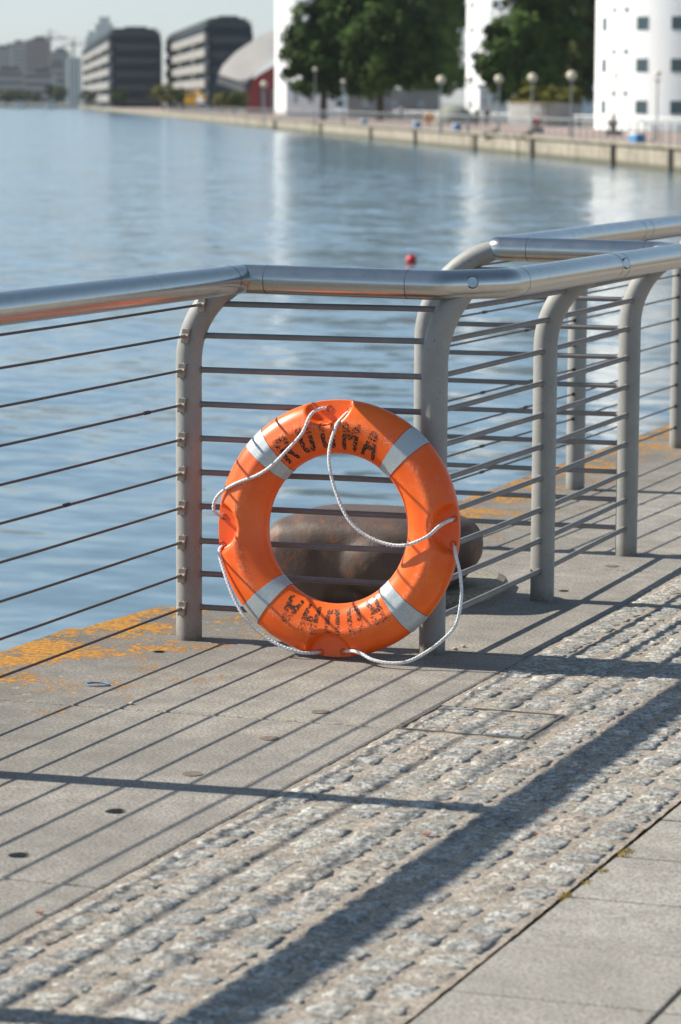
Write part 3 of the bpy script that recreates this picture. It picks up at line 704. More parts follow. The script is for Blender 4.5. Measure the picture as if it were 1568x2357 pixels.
# ================================================================== BOLLARD ON ITS PLINTH
bol = empty('bollard', (-3.72, 9.62, .0), 'rusty brown cast iron mooring bollard standing inside the railing corner', 'bollard')
def rball(mb, c, r, sc, rotz=0, n=2.6):
    c = Vector(c); b = len(mb.v); U, V_ = 28, 18
    def sp(x, e): return math.copysign(abs(x) ** e, x)
    e = 2 / n
    for i in range(V_ + 1):
        th = PI * i / V_
        for j in range(U):
            ph = 2 * PI * j / U; p = Vector((sc[0] * sp(math.sin(th), e) * sp(math.cos(ph), e), sc[1] * sp(math.sin(th), e) * sp(math.sin(ph), e), sc[2] * sp(math.cos(th), e))) * r
            p.rotate(Matrix.Rotation(rotz, 3, 'Z')); mb.v.append(tuple(c + p))
    for i in range(V_):
        for j in range(U): j2 = (j + 1) % U; mb.f.append((b + i * U + j, b + (i + 1) * U + j, b + (i + 1) * U + j2, b + i * U + j2))
bb = MB()
rball(bb, (-3.60, 9.585, .165), 1, (.318, .243, .136), .06, 4.2)
rball(bb, (-3.80, 9.49, .12), 1, (.135, .165, .165), 0, 3.6)
rball(bb, (-3.66, 9.50, .10), 1, (.20, .13, .15), 0, 3)
rball(bb, (-3.53, 9.49, .15), 1, (.165, .178, .135), .0, 2.2)
rball(bb, (-3.41, 9.62, .185), 1, (.175, .185, .112), .12, 2.4)
bo_ = bb.build('iron_body', M_IRON, bol)
rm = bo_.modifiers.new('r', 'REMESH'); rm.mode = 'VOXEL'; rm.voxel_size = .009; rm.use_smooth_shade = True
sm = bo_.modifiers.new('s', 'SMOOTH'); sm.factor = .5; sm.iterations = 14
pl = MB(); ang = [2 * PI * i / 40 for i in range(40)]
pts = [(-3.60 + .385 * math.copysign(abs(math.cos(a)) ** .8, math.cos(a)) * (1 + .05 * noise.noise((math.cos(a) * 3, math.sin(a) * 3, 1))), 9.78 + .36 * math.copysign(abs(math.sin(a)) ** .8, math.sin(a)) * (1 + .06 * noise.noise((math.cos(a) * 3, math.sin(a) * 3, 6)))) for a in ang]
pl.prism(pts, -.6, .045)
o = pl.build('bollard_plinth', m_concrete('plinth_stone', (.24, .215, .175), (.42, .38, .31)), None, bevel=.035)
tag(o, 'low round mottled stone plinth under the iron bollard', 'plinth')

# ================================================================== FLOATING BUOY
p = gz(947, 606, -1.4)
b_ = empty('mooring_buoy', (p.x, p.y, -1.4), 'small red round buoy floating on the water beyond the railing', 'buoy')
MB().ball((p.x, p.y, -1.34), .105, 20, 14).build('float', M_BUOY, b_, smooth=True)
MB().tube([(p.x, p.y, -1.25), (p.x, p.y, -1.20)], [.02, .014], 10).build('eye', M_SEAM, b_)

# ================================================================== FAR SIDE OF THE DOCK
FZ = -.3
LA = Vector((-.4613, .8872, 0)); LN = Vector((.8872, .4613, 0)); O0 = Vector((-36, 135, 0))
def FP(s, t, z=0): v = O0 + LA * s + LN * t; return Vector((v.x, v.y, z))
def st(px, D):
    v = dep(px, 232, D) - O0; v.z = 0; return v.dot(LA), v.dot(LN)
def hz(px, py, D): return dep(px, py, D).z
e0 = FP(-64.2, 0); e1 = FP(1178, 0)
land = MB().prism([(e0.x, e0.y), (2400, e0.y), (2400, 6000), (-6000, 6000), (-6000, e1.y), (e1.x, e1.y)], -4, FZ)
tag(land.build('land', M_LAND), 'far ground beyond the dock', 'ground', kind='structure')
pr = MB(); a, b, c, d = FP(-64, .3), FP(1177, .3), FP(1177, 16), FP(-64, 16)
pr.v = [(q.x, q.y, FZ + .01) for q in (a, b, c, d)]; pr.f = [(3, 2, 1, 0)]
tag(pr.build('promenade', M_BRICK), 'pinkish brick promenade along the far quay', 'promenade', kind='structure')
wl = MB(); s_ = -60
while s_ < 1170:
    L_ = 9.4 if s_ < 400 else 40; jit = rr.uniform(-.04, .04)
    c_ = FP(s_ + L_ / 2, .05 + jit, -.95); wl.obox(c_, LA * (L_ / 2 - .08), LN * .25, (0, 0, .62))
    c_ = FP(s_ + L_ / 2, .02 + jit, -.255); wl.obox(c_, LA * (L_ / 2 - .05), LN * .38, (0, 0, .075)); s_ += L_
_n = N(M_FARW); _c = M_FARW.node_tree.nodes['Principled BSDF'].inputs['Base Color'].links[0].from_socket
_st = _n.ramp(_n.noise(_n.pos((1, 1, .12)), 1.6, 5, .75), [(.42, 0), (.62, 1)]); _x, _y, _z = _n.sep(_n.pos())
_c = _n.mix(_n.math('MULTIPLY', _st, .7), _c, (.13, .115, .09))
_mr = _n.node('ShaderNodeMapRange'); _mr.inputs[1].default_value = -1.22; _mr.inputs[2].default_value = -1.05; _mr.inputs[3].default_value = 1; _mr.inputs[4].default_value = 0; _n.link(_z, _mr.inputs[0])
_n.col(_n.mix(_mr.outputs[0], _c, (.10, .095, .06)))
tag(wl.build('far_quay_wall', M_FARW), 'stained cream concrete wall of the far quay', 'quay wall', kind='structure')
k = 0
for px in (1237, 1105, 965, 862, 745, 640, 1425, 1560):
    # where this line of sight crosses the wall
    v = ray(px, 300); v.z = 0; t = (O0.x * LN.x + O0.y * LN.y) / (v.dot(LN)); s_ = (v * t - O0).dot(LA)
    w_ = .22 if px == 1237 else .14
    tag(MB().obox(FP(s_, -.32, -.9), LA * w_, LN * .12, (0, 0, .6)).build('fender_pile', M_FARD, bevel=.03),
        'dark timber pile on the far quay wall, ' + ('below the red seated person' if px == 1237 else 'broadest gap left of it' if px == 1105 else ['', '', 'below the orange box', 'left of the orange box', 'below the big dark trees', 'at the left tower foot', 'below the dark seated figure', 'at the right edge of the view'][k]), 'fender pile', 'fender piles on the far quay'); k += 1
# far railing
fr_ = empty('quay_fence', FP(0, .6, FZ), 'long pale metal railing along the edge of the far quay', 'railing')
for z in (1.1, .62, .2): MB().tube([FP(-40, .6, FZ + z), FP(400, .6, FZ + z)], .032 if z > 1 else .016, 6).build('rail', M_RAILW if z > 1 else M_POLE, fr_)
for i in range(96): MB().tube([FP(-10 + i * 1.9, .6, FZ), FP(-10 + i * 1.9, .6, FZ + 1.08)], .035, 6).build('post', M_POLE, fr_)
ml = MB()
for i in range(150): ml.tube([FP(173 + i * 1.9, .6, FZ), FP(173 + i * 1.9, .6, FZ + 1.08)], .035, 5)
tag(ml.build('post', M_POLE, fr_), kind='stuff')
# second low white wall/rail inland
wf = empty('white_rail', FP(40, 15, FZ), 'white rail and low kerb at the back of the far promenade', 'railing')
MB().tube([FP(-20, 17, FZ + .95), FP(330, 17, FZ + .95)], .06, 6).build('rail', M_WHP, wf)
for i in range(60): MB().tube([FP(-18 + i * 5, 17, FZ), FP(-18 + i * 5, 17, FZ + .93)], .05, 5).build('post', M_WHP, wf)

def wallpt(px, t):
    v = ray(px, 300); v.z = 0; n0 = (O0 + LN * t); k_ = n0.dot(LN) / v.dot(LN); P_ = v * k_; return Vector((P_.x, P_.y, FZ))
# white round towers
def tower(cx, base_y, R, H, label, bigs, smalls, D=None):
    c = dep(cx, 240, D); c.z = FZ; root = empty('round_tower', c, label, 'tower', 'white round towers by the dock')
    wallm = MB().tube([(c.x, c.y, FZ - .2), (c.x, c.y, FZ + H)], R, 96).build('wall', M_WHITE, root); smooth_angle(wallm)
    rf = MB().tube([(c.x, c.y, FZ + H), (c.x, c.y, FZ + H + .5)], R + .5, 64).build('roof', M_DGREY, root); smooth_angle(rf)
    MB().tube([(c.x, c.y, FZ + H + .5), (c.x, c.y, FZ + H + 2.6)], [R * .8, R * .55], 64).build('roof_cap', mat('blue_roof', (.10, .22, .32), .4), root)
    view = (CAM - c); view.z = 0; view.normalize(); side = Vector((-view.y, view.x, 0))
    if side.dot(CR) < 0: side = -side
    for phi, w, h, zs in bigs + smalls:
        phi = math.radians(phi); nr = view * math.cos(phi) + side * math.sin(phi); tn = Vector((-nr.y, nr.x, 0))
        for z in zs:
            q = c + nr * (R - .02); q.z = FZ + z
            fr = MB().obox(q, tn * (w / 2 + .03), nr * .05, (0, 0, h / 2 + .03)).build('window', M_FRAME, root)
            q2 = c + nr * R; q2.z = FZ + z; MB().obox(q2, tn * w / 2, nr * .045, (0, 0, h / 2)).build('pane', M_DGLASS, fr)
    return root
fl = [1.72 + 3.13 * i for i in range(8)]
tower(1637, 298, 9, 26, 'white round tower with square windows, nearest, at the right edge', [(-35.7, 1.0, .95, fl), (-16.2, 1.1, .95, fl), (5, 1.2, 1.03, fl), (27, 1.1, 1.03, fl)],
      [(-65.6, .8, 1.0, fl), (-55.6, .42, .32, [z - 2.1 + 3.13 for z in fl]), (-46, .38, .32, [z - 2.1 + 3.13 for z in fl])], 236)
tower(1234, 272, 9, 26, 'white round tower between the two dark tree groups', [(-35.7, 1.0, 1, fl[:7])], [(-65.6, .8, 1.0, fl), (-75, .4, .35, fl)], 390)
tower(760, 262, 9, 26, 'white round tower behind the left dark trees', [(10, 1.0, 1, fl[:7])], [(-35, .3, .5, fl)], 497)

# office blocks
def office(pxf, pxb, pxr, ytop, D, nfl, label, name='office_block'):
    s0, t0 = st(pxf, D); off_f = pxf - 20; D2 = D * off_f / (pxb - 20); s1 = s0 + (D2 - D) / .994; wd = (pxr - pxf) * D / F_PX
    H = hz(pxf, ytop, D) - FZ; root = empty(name, FP(s0, t0, FZ), label, 'building', 'dark office blocks along the dock')
    def blk(nm, sa, sb, ta, tb, za, zb, m_, par=None):
        return MB().obox(FP((sa + sb) / 2, (ta + tb) / 2, FZ + (za + zb) / 2), LA * (sb - sa) / 2, LN * (tb - ta) / 2, (0, 0, (zb - za) / 2)).build(nm, m_, par or root)
    HW = H * .84
    w_ = blk('wall', s0 + .3, s1, t0 + 1.2, t0 + wd, -.2, HW, M_DARK)
    fh = HW / nfl
    for i in range(nfl):
        blk('balcony_band', s0 + 1, s1 - 1, t0 + .1, t0 + 1.4, fh * (i + .42), fh * (i + .96), M_CREAM)
        nb_ = 9; sl = (s1 - s0) / nb_
        for j in range(nb_):
            if j % 3 == 2: blk('bay_pier', s0 + sl * j, s0 + sl * j + sl * .16, t0 - .2, t0 + 1.45, fh * i, fh * (i + .42), M_CREAM)
        g = blk('window_row', s0 + .12, s0 + .32, t0 + 2.2, t0 + wd - 1, fh * (i + .30), fh * (i + .72), mat('tint_glass', (.02, .035, .045), .15))
    # set back rounded top floors
    y_ = HW
    for q, (ins, h) in enumerate(((.4, H * .07), (1.0, H * .05), (2.6, H * .035))):
        blk('roof', s0 + ins, s1 - ins * 2, t0 + ins * .8, t0 + wd - ins * .6, y_, y_ + h - .25, M_DGREY if q else M_DARK)
        blk('roof_fascia', s0 + ins - .4, s1 - ins * 2 + .4, t0 + ins * .8 - .4, t0 + wd - ins * .6 + .3, y_ + h - .25, y_ + h, M_DGREY); y_ += h
    blk('roof_plant', s0 + wd * .6, s0 + wd * 3, t0 + wd * .35, t0 + wd * .75, y_, y_ + H * .03, M_DGREY)
    return root
office(250, 188, 373, 64, 900, 5, 'dark office block with pale balcony bands, further left one')
office(470, 380, 583, 40, 750, 5, 'dark office block with cream banded side, nearer right one')
s0, t0 = st(155, 1500)
gb = empty('glass_block', FP(s0, t0, FZ), 'slim pale green glass building left of the office blocks', 'building')
wd = 33 * 1500 / F_PX; H_ = hz(160, 132, 1500) - FZ
MB().obox(FP(s0 + 5, t0 + wd / 2, FZ + H_ / 2), LA * 5, LN * wd / 2, (0, 0, H_ / 2)).build('wall', M_PALEGLASS, gb)
for i in range(4): MB().obox(FP(s0 - .2, t0 + wd * (.12 + .25 * i), FZ + H_ / 2), LA * .3, LN * .35, (0, 0, H_ / 2)).build('mullion', M_WHP, gb)
# red hall with shell roof
D = 520; hall = empty('red_hall', (*dep(600, 250, D).xy, FZ), 'dark red building under a sweeping pale shell roof', 'building')
def cam_prism(pts, D0, D1, nm, m_, par, sl=0):
    n_ = len(pts); mb = MB(); mb.v = [tuple(dep(x, y, D0 + sl * max(0, 186 - y))) for x, y in pts]
    back = CF.copy(); back.z = 0; back.normalize(); back = back * (D1 - D0)
    mb.v += [tuple(Vector(v) + back) for v in mb.v[:n_]]
    mb.f = [tuple(range(n_)), tuple(range(2 * n_ - 1, n_ - 1, -1))] + [(i, i + n_, (i + 1) % n_ + n_, (i + 1) % n_) for i in range(n_)]
    return mb.build(nm, m_, par)
cam_prism([(565, 262), (578, 188), (590, 176), (668, 130), (668, 262)], D, D + 22, 'wall', M_REDWALL, hall)
cam_prism([(503, 172), (513, 150), (545, 118), (600, 82), (668, 52), (668, 118), (640, 124), (600, 148), (576, 180), (562, 195), (548, 186)], D - 4, D - 2.5, 'roof', M_SHELL, hall, .16)
cam_prism([(500, 178), (555, 195), (563, 205), (563, 214), (500, 192)], D - 5, D + 10, 'canopy', M_GREYW, hall)
for x in (600, 622): cam_prism([(x, 262), (x, 205), (x + 12, 205), (x + 12, 262)], D - .4, D, 'window', mat('hall_glass', (.16, .12, .13), .3), hall)
# distant skyline
sk = [(-20, 28, 112, 2600, 'leftmost low hazy block on the skyline'), (20, 62, 100, 3000, 'hazy grey block with crane beside it on the skyline'), (62, 116, 93, 2400, 'brownish hazy block, tallest at the left of the skyline'),
      (112, 160, 118, 2700, 'hazy block sloping down right on the skyline'), (-30, 60, 165, 1900, 'long pale low block in front of the left skyline'), (60, 125, 170, 1800, 'low grey block behind the far left trees'), (100, 155, 150, 2000, 'small pale hazy block beside the glass building')]
for x0, x1, y0, D, lab in sk:
    c = dep((x0 + x1) / 2, 232, D); c.z = FZ; h = hz(x0, y0, D) - FZ; w = (x1 - x0) * D / F_PX
    rt = empty('city_block', c, lab, 'building', 'hazy blocks on the skyline')
    fx = Vector((CR.x, CR.y, 0)).normalized(); fy = Vector((-fx.y, fx.x, 0))
    MB().obox(c + Vector((0, 0, h / 2)), fx * w / 2, fy * 12, (0, 0, h / 2)).build('wall', m_noisy('sky_w', (.30, .27, .26), (.38, .36, .35), .02, .8) if 'brown' not in lab else m_noisy('sky_b', (.26, .19, .17), (.30, .22, .20), .02, .8), rt)
    nf = max(2, int(h / 4))
    for i in range(nf): MB().obox(c + Vector((0, 0, h * (i + .6) / nf)) - fy * 12.1, fx * w * .47, fy * .2, (0, 0, h * .22 / nf)).build('window_row', M_DGLASS, rt)
    MB().obox(c + Vector((0, 0, h + 1.5)) + fx * w * .1, fx * w * .22, fy * 6, (0, 0, 1.5)).build('roof_plant', M_DGREY, rt)
for x0, x1, y0, lab in ((200, 224, 72, 'shorter hazy tower far away behind the office block'), (222, 262, 40, 'tallest hazy glass tower far away behind the office block')):
    D = 5200; c = dep((x0 + x1) / 2, 232, D); c.z = FZ; h = hz(x0, y0, D) - FZ; w = (x1 - x0) * D / F_PX
    rt = empty('skyscraper', c, lab, 'skyscraper', 'far glass towers'); fx = Vector((CR.x, CR.y, 0)).normalized(); fy = Vector((-fx.y, fx.x, 0))
    MB().obox(c + Vector((0, 0, h * .46)), fx * w / 2, fy * 15, (0, 0, h * .46)).build('wall', M_PALEGLASS, rt)
    MB().obox(c + Vector((0, 0, h * .96)), fx * w * .3, fy * 10, (0, 0, h * .04)).build('crown', M_PALEGLASS, rt)
    for i in range(9): MB().obox(c + Vector((0, 0, h * .92 * (i + .5) / 9)) - fy * 15.1, fx * w * .48, fy * .5, (0, 0, h * .012)).build('floor_line', M_GREYW, rt)
def crane(px, ytop, xa, xb, D, lab):
    c = dep(px, 232, D); c.z = FZ; zt = hz(px, ytop, D); rt = empty('tower_crane', c, lab, 'crane', 'tower cranes on the skyline')
    MB().obox((c.x, c.y, (zt + FZ) / 2), (.9, 0, 0), (0, .9, 0), (0, 0, (zt - FZ) / 2)).build('mast', M_GREYW, rt)
    a, b = dep(xa, ytop + 2, D), dep(xb, ytop, D); MB().tube([a, b], .8, 5).build('jib', M_GREYW, rt)
    MB().obox((c.x, c.y, zt + 1), (1.6, 0, 0), (0, 1.6, 0), (0, 0, 1.3)).build('cab', M_GREYW, rt)
    top = Vector((c.x, c.y, zt + 7)); MB().tube([Vector((c.x, c.y, zt)), top], .6, 5).build('apex', M_GREYW, rt); MB().tube([top, on(a, b, .15)], .25, 4).tube([top, on(a, b, .9)], .25, 4).build('tie_bar', M_GREYW, rt)
crane(116, 88, 70, 158, 2600, 'pale tower crane above the brownish skyline block'); crane(170, 102, 140, 215, 3000, 'faint tower crane left of the far glass towers')

# trees
def tree(px, D, H, blobs, n, leaf, m_, label, name='tree', group='trees behind the far promenade', trunk_r=.35, cat='tree'):
    c = dep(px, 240, D); c.z = FZ; fx = Vector((CR.x, CR.y, 0)).normalized(); fy = Vector((-fx.y, fx.x, 0))
    rt = empty(name, c, label, cat, group); r2 = random.Random(int(px * 13 + D))
    tm = MB(); cen = [c + fx * b[0] + fy * b[1] + Vector((0, 0, b[2])) for b in blobs]
    zt = min(b[2] for b in blobs)
    tm.tube([c - Vector((0, 0, .3)), c + Vector((0, 0, zt * .5)), c + Vector((.1, 0, zt))], [trunk_r * 1.3, trunk_r, trunk_r * .75], 10)
    for q in cen: tm.tube([c + Vector((0, 0, zt * .75)), c.lerp(q, .6) + Vector((0, 0, zt * .3)), q], [trunk_r * .55, trunk_r * .35, trunk_r * .12], 7)
    tm.build('trunk', M_BARK, rt, smooth=True)
    cm = MB(); tot = sum(b[3] * b[4] * b[5] for b in blobs)
    for b, q in zip(blobs, cen):
        k = int(n * b[3] * b[4] * b[5] / tot); clumps = []
        for _ in range(max(8, k // 60)):
            d = Vector((r2.gauss(0, 1), r2.gauss(0, 1), r2.gauss(0, 1))).normalized() * (r2.random() ** .35) * r2.uniform(.75, 1.08); clumps.append(d)
        for _ in range(k):
            cl = r2.choice(clumps); d = cl + Vector((r2.gauss(0, .11), r2.gauss(0, .11), r2.gauss(0, .09)))
            p = q + fx * d.x * b[3] + fy * d.y * b[4] + Vector((0, 0, d.z * b[5]))
            nr = (Vector((d.x, d.y, d.z)) + Vector((r2.gauss(0, .35), r2.gauss(0, .35), r2.gauss(.3, .35)))).normalized(); a = nr.orthogonal().normalized(); a.rotate(Matrix.Rotation(r2.uniform(0, PI), 3, nr)); e = nr.cross(a); s_ = leaf * r2.uniform(.6, 1.3)
            i = len(cm.v); cm.v += [tuple(p - a * s_), tuple(p + e * s_ * .6), tuple(p + a * s_), tuple(p - e * s_ * .6)]; cm.f.append((i, i + 1, i + 2, i + 3))
    cm.build('crown', m_, rt); return rt
# big trees left of centre
tree(745, 335, 14, [(-1.2, 0, 6.1, 3.8, 4, 3.4), (-.8, 0, 9.6, 3.6, 3.6, 3.6), (2.4, 1, 6.8, 3.8, 4, 4), (2.6, 0, 11, 4.2, 4, 4.2), (1.4, 0, 14.5, 3.6, 3.4, 3)], 22000, .34, M_LEAF, 'broad dark green tree at the left end of the big group')
tree(875, 326, 15, [(0, 0, 6.2, 4.2, 4, 4), (-1, 0, 11, 4.6, 4, 4.6), (2.4, -1, 8, 4.2, 4, 4.8), (1, 0, 15, 4.4, 3.6, 3.4)], 22000, .34, M_LEAF, 'dark green tree in the middle of the big group')
tree(1004, 412, 15, [(-.8, 0, 7.0, 5.0, 3.6, 4.8), (-.4, 0, 12.6, 4.6, 3.6, 5.6), (-.2, 0, 18.4, 4.5, 3.6, 4.4)], 24000, .40, M_LEAF, 'dark green tree at the right end of the big group, by the white tower')
tree(1205, 310, 14, [(-2.4, 0, 5.8, 3.0, 3, 3.4), (1.2, 0, 5.8, 3.6, 3.6, 3.4), (-.6, 0, 8.8, 3.8, 3.6, 3.4), (2.0, 0, 9.6, 4.0, 3.6, 3.8), (1.6, 0, 13.4, 4, 3.4, 3.2)], 22000, .34, M_LEAF, 'rounded dark tree right of the middle white tower')
tree(1318, 330, 12, [(.3, 0, 5.2, 2.8, 2.8, 3.6), (1.2, 0, 8.5, 3.0, 2.6, 3.2), (1.0, 0, 12.4, 3.2, 2.8, 2.8)], 13000, .32, M_LEAF2, 'lighter olive green tree beside the right white tower')
sh = [(1208, 268, 1.5, 2.5, M_LEAF3, 'yellow green shrub behind the grey wall, left one'), (1258, 270, 1.5, 2.4, M_LEAF3, 'yellow green shrub behind the grey wall, middle one'), (1302, 272, 1.4, 2.2, M_LEAF3, 'green shrub at the right end of the grey wall')]
for px, D, w, z, m_, lab in sh: tree(px, D, 3, [(0, 0, z * .75, w, w, 1.3), (.4, 0, z * 1.15, w * .8, w * .8, 1.0)], 3600, .14, m_, lab, 'shrub', 'shrubs behind the grey wall', .06, 'shrub')
for px, D, h, w, m_, lab in ((15, 1300, 7, 7, M_LEAF2, 'olive trees low at the far left shore, leftmost crown'), (60, 1300, 7, 8, M_LEAF2, 'olive tree at the far left shore, second crown'), (128, 1250, 9, 5, M_LEAF2, 'taller olive tree just left of the glass building'),
        (205, 1000, 6, 3, M_LEAF2, 'small tree at the foot of the banded office side'), (272, 860, 5.5, 3, M_LEAF, 'small dark tree in front of the dark office block'), (378, 700, 6, 3.6, M_LEAF3, 'autumn tinted tree between the two office blocks'), (420, 700, 5, 3.4, M_LEAF2, 'low olive tree left of the yellow excavator'),
        (540, 500, 4, 2.6, M_LEAF2, 'small tree in front of the red hall'), (512, 560, 3.6, 2, M_LEAF3, 'small yellowish tree right of the yellow excavator')):
    tree(px, D, h, [(0, 0, h * .6, w, w, h * .38), (w * .3, 0, h * .5, w * .7, w * .7, h * .34)], 2500, .5 if D > 1100 else .3, m_, lab, group='small trees along the far shore', trunk_r=.2)
# grey walls and mound
c = dep(1240, 240, 262); g_ = empty('grey_wall', (c.x, c.y, FZ), 'low curved grey wall in front of the shrubs', 'wall')
mb = MB(); seg = [dep(x, 240, 262 - 6 * math.sin((x - 1170) / 190 * PI)) for x in range(1178, 1346, 12)]
for i in range(len(seg) - 1):
    a, b = seg[i], seg[i + 1]; d = (b - a); d.z = 0; n_ = Vector((-d.y, d.x, 0)).normalized() * .2; q = (a + b) / 2; q.z = FZ + .95; mb.obox(q, d * .5, n_, (0, 0, .95))
mb.build('wall_face', M_GREYW, g_); mb = MB()
for i in range(len(seg) - 1):
    a, b = seg[i], seg[i + 1]; d = (b - a); d.z = 0; n_ = Vector((-d.y, d.x, 0)).normalized() * .28; q = (a + b) / 2; q.z = FZ + 1.96; mb.obox(q, d * .5, n_, (0, 0, .06))
mb.build('wall_cap', M_FARW, g_)
c = dep(1045, 240, 285); c.z = FZ
tag(MB().ball(c, 1, 28, 14, (2.1, 2.4, 1.75)).build('grass_dome', m_noisy('dome_m', (.20, .21, .17), (.27, .27, .23), 1, .9), smooth=True), 'low grey green rounded mound left of the middle tower', 'mound')
# white low walls under the trees
for x0, x1, y0, D, lab in ((660, 770, 192, 400, 'low white building beneath the left trees'), (800, 1010, 212, 380, 'low grey white building under the dark trees'), (1100, 1165, 200, 360, 'low white annex beside the middle tower')):
    c = dep((x0 + x1) / 2, 240, D); c.z = FZ; h = hz(x0, y0, D) - FZ; w = (x1 - x0) * D / F_PX; rt = empty('annex', c, lab, 'building'); fx = Vector((CR.x, CR.y, 0)).normalized(); fy = Vector((-fx.y, fx.x, 0))
    MB().obox(c + Vector((0, 0, h / 2)), fx * w / 2, fy * 3, (0, 0, h / 2)).build('wall', M_GREYW if 'under' in lab else M_WHITE, rt)
    MB().obox(c + Vector((0, 0, h + .12)), fx * (w / 2 + .2), fy * 3.2, (0, 0, .12)).build('roof', M_GREYW, rt)
    for i in range(3):
        MB().obox(c + Vector((0, 0, h * .55)) + fx * w * (-.3 + .3 * i) - fy * 3.02, fx * w * .04, fy * .05, (0, 0, h * .14)).build('window', M_FRAME, rt)
# lamps
def lamp(px, yg, D, lab, gr=.26):
    c = dep(px, 240, D); c.z = FZ; zt = hz(px, yg, D); rt = empty('street_lamp', c, lab, 'street lamp', 'globe lamps along the far promenade')
    o = MB().tube([(c.x, c.y, FZ), (c.x, c.y, FZ + .9), (c.x, c.y, FZ + .95), (c.x, c.y, zt - .3)], [.075, .075, .05, .04], 10).build('pole', M_POLE, rt); smooth_angle(o)
    MB().ball((c.x, c.y, zt), gr, 18, 12).build('globe', M_GLOBE, rt, smooth=True); MB().tube([(c.x, c.y, zt - .42), (c.x, c.y, zt - .30)], [.08, .2], 12).build('collar', M_POLE, rt)
lamp(1015, 184, 185, 'globe lamp before the dark trees left of the middle tower'); lamp(1148, 182, 188, 'globe lamp before the rounded dark tree'); lamp(1225, 179, 178, 'globe lamp above the yellow green shrubs, left one')
lamp(1315, 174, 165, 'globe lamp above the shrubs beside the right tower'); lamp(1078, 184, 200, 'globe lamp in front of the middle white tower', .17); lamp(1416, 173, 200, 'globe lamp thinly seen against the left side of the right tower', .17)
lamp(1513, 170, 160, 'globe lamp against the windows of the right tower', .17); lamp(608, 194, 240, 'globe lamp before the red hall'); lamp(725, 160, 260, 'globe lamp before the left dark trees', .17); lamp(790, 188, 250, 'globe lamp under the left dark trees', .17)
for px, w, lab in ((1133, .55, 'larger green weed tuft hanging over the far quay wall'), (1212, .4, 'smaller green weed tuft on the far quay wall right of the larger one')):
    tree(px, (wallpt(px, -.25) - CAM).dot(CF), 1, [(0, 0, .02, w, .2, w * .7), (w * .4, 0, .2, w * .5, .2, w * .5)], 500, .06, M_LEAF2, lab, 'weed', 'weeds on the far quay wall', .02, 'plant')
# orange station, blue boxes, excavator, boats
c = wallpt(987, 1.2); so = empty('lifebuoy_station', c, 'orange lifebuoy housing on a post behind the far railing', 'lifebuoy station')
MB().tube([c, c + Vector((0, 0, 1.3))], .05, 8).build('post', M_POLE, so)
q = c + Vector((0, 0, .85)); fx = Vector((CR.x, CR.y, 0)).normalized(); fy = Vector((-fx.y, fx.x, 0))
MB().tube([q - fy * .14, q + fy * .14], .42, 24).build('housing', M_ORF, so, bevel=.03)
MB().tube([q - fy * .20, q - fy * .14], [.20, .24], 20).build('hub', mat('station_hub', (.7, .2, .03), .5), so)
for px, lab in ((960, 'blue box on the edge of the far quay below the orange housing'), (1052, 'blue box on the far quay edge below the middle tower'), (1466, 'blue and white box on the far quay edge below the right tower'), (838, 'blue box on the far quay edge under the dark trees')):
    c = wallpt(px, -.05); b_ = empty('edge_box', c, lab, 'box', 'boxes on the far quay edge'); wd = .45 if px != 1466 else .85
    MB().obox(c + Vector((0, 0, .30)), LA * wd, LN * .22, (0, 0, .19)).build('body', M_BLUE, b_, bevel=.03); MB().obox(c + Vector((0, 0, .53)), LA * (wd + .03), LN * .25, (0, 0, .05)).build('lid', M_WHP, b_, bevel=.02)
c = wallpt(444, 6); ex = empty('excavator', c, 'yellow mini excavator parked on the promenade left of the red hall', 'excavator')
dd = (c - CAM).length / 1000; sc = dd * 1000 / F_PX
def exb(x0, y0, x1, y1, nm, m_, dp=1.2):
    a = dep(x0, y0, (c - CAM).dot(CF)); b = dep(x1, y1, (c - CAM).dot(CF)); q = (a + b) / 2; w = abs((b - a).dot(fx)) / 2; h = abs(b.z - a.z) / 2
    return MB().obox(q, fx * w, fy * dp, (0, 0, h)).build(nm, m_, ex, bevel=.08)
exb(426, 226, 452, 240, 'body', M_YEL); exb(430, 212, 444, 226, 'cab', M_YEL, .8); exb(432, 214, 440, 223, 'window', M_DGLASS, .85); exb(424, 240, 454, 248, 'track', M_FARD, 1.3)
a, b, d = dep(448, 228, (c - CAM).dot(CF)), dep(458, 211, (c - CAM).dot(CF)), dep(470, 222, (c - CAM).dot(CF))
MB().tube([a, b, d], [.35, .3, .25], 8).build('arm', M_YEL, ex); exb(466, 220, 474, 230, 'bucket', M_YEL, .5)
for px, w, lab in ((45, 26, 'white boat moored at the far left shore'), (118, 30, 'small pale boat moored right of the white one')):
    D = 1080; c = dep(px, 246, D); c.z = -1.4; b_ = empty('boat', c, lab, 'boat', 'boats at the far shore'); L_ = w * D / F_PX / 2
    hl = MB(); ps = [(-L_, -1), (L_ * .7, -1.1), (L_, 0), (L_ * .7, 1.1), (-L_, 1)]; b0 = [c + fx * x + fy * y for x, y in ps]
    hl.v = [(v.x, v.y, -1.45) for v in [c + (q - c) * .8 for q in b0]] + [(v.x, v.y, -.1) for v in b0]; n_ = 5
    hl.f = [tuple(range(n_))[::-1], tuple(range(n_, 2 * n_))] + [(i, (i + 1) % n_, (i + 1) % n_ + n_, i + n_) for i in range(n_)]
    hl.build('hull', M_WHP, b_); MB().obox(c + Vector((0, 0, 2.0)) - fx * L_ * .1, fx * L_ * .5, fy * .8, (0, 0, .75)).build('cabin', M_WHP, b_, bevel=.1); MB().obox(c + Vector((0, 0, 2.2)) - fx * L_ * .1 - fy * .72, fx * L_ * .42, fy * .12, (0, 0, .28)).build('window', M_DGLASS, b_)

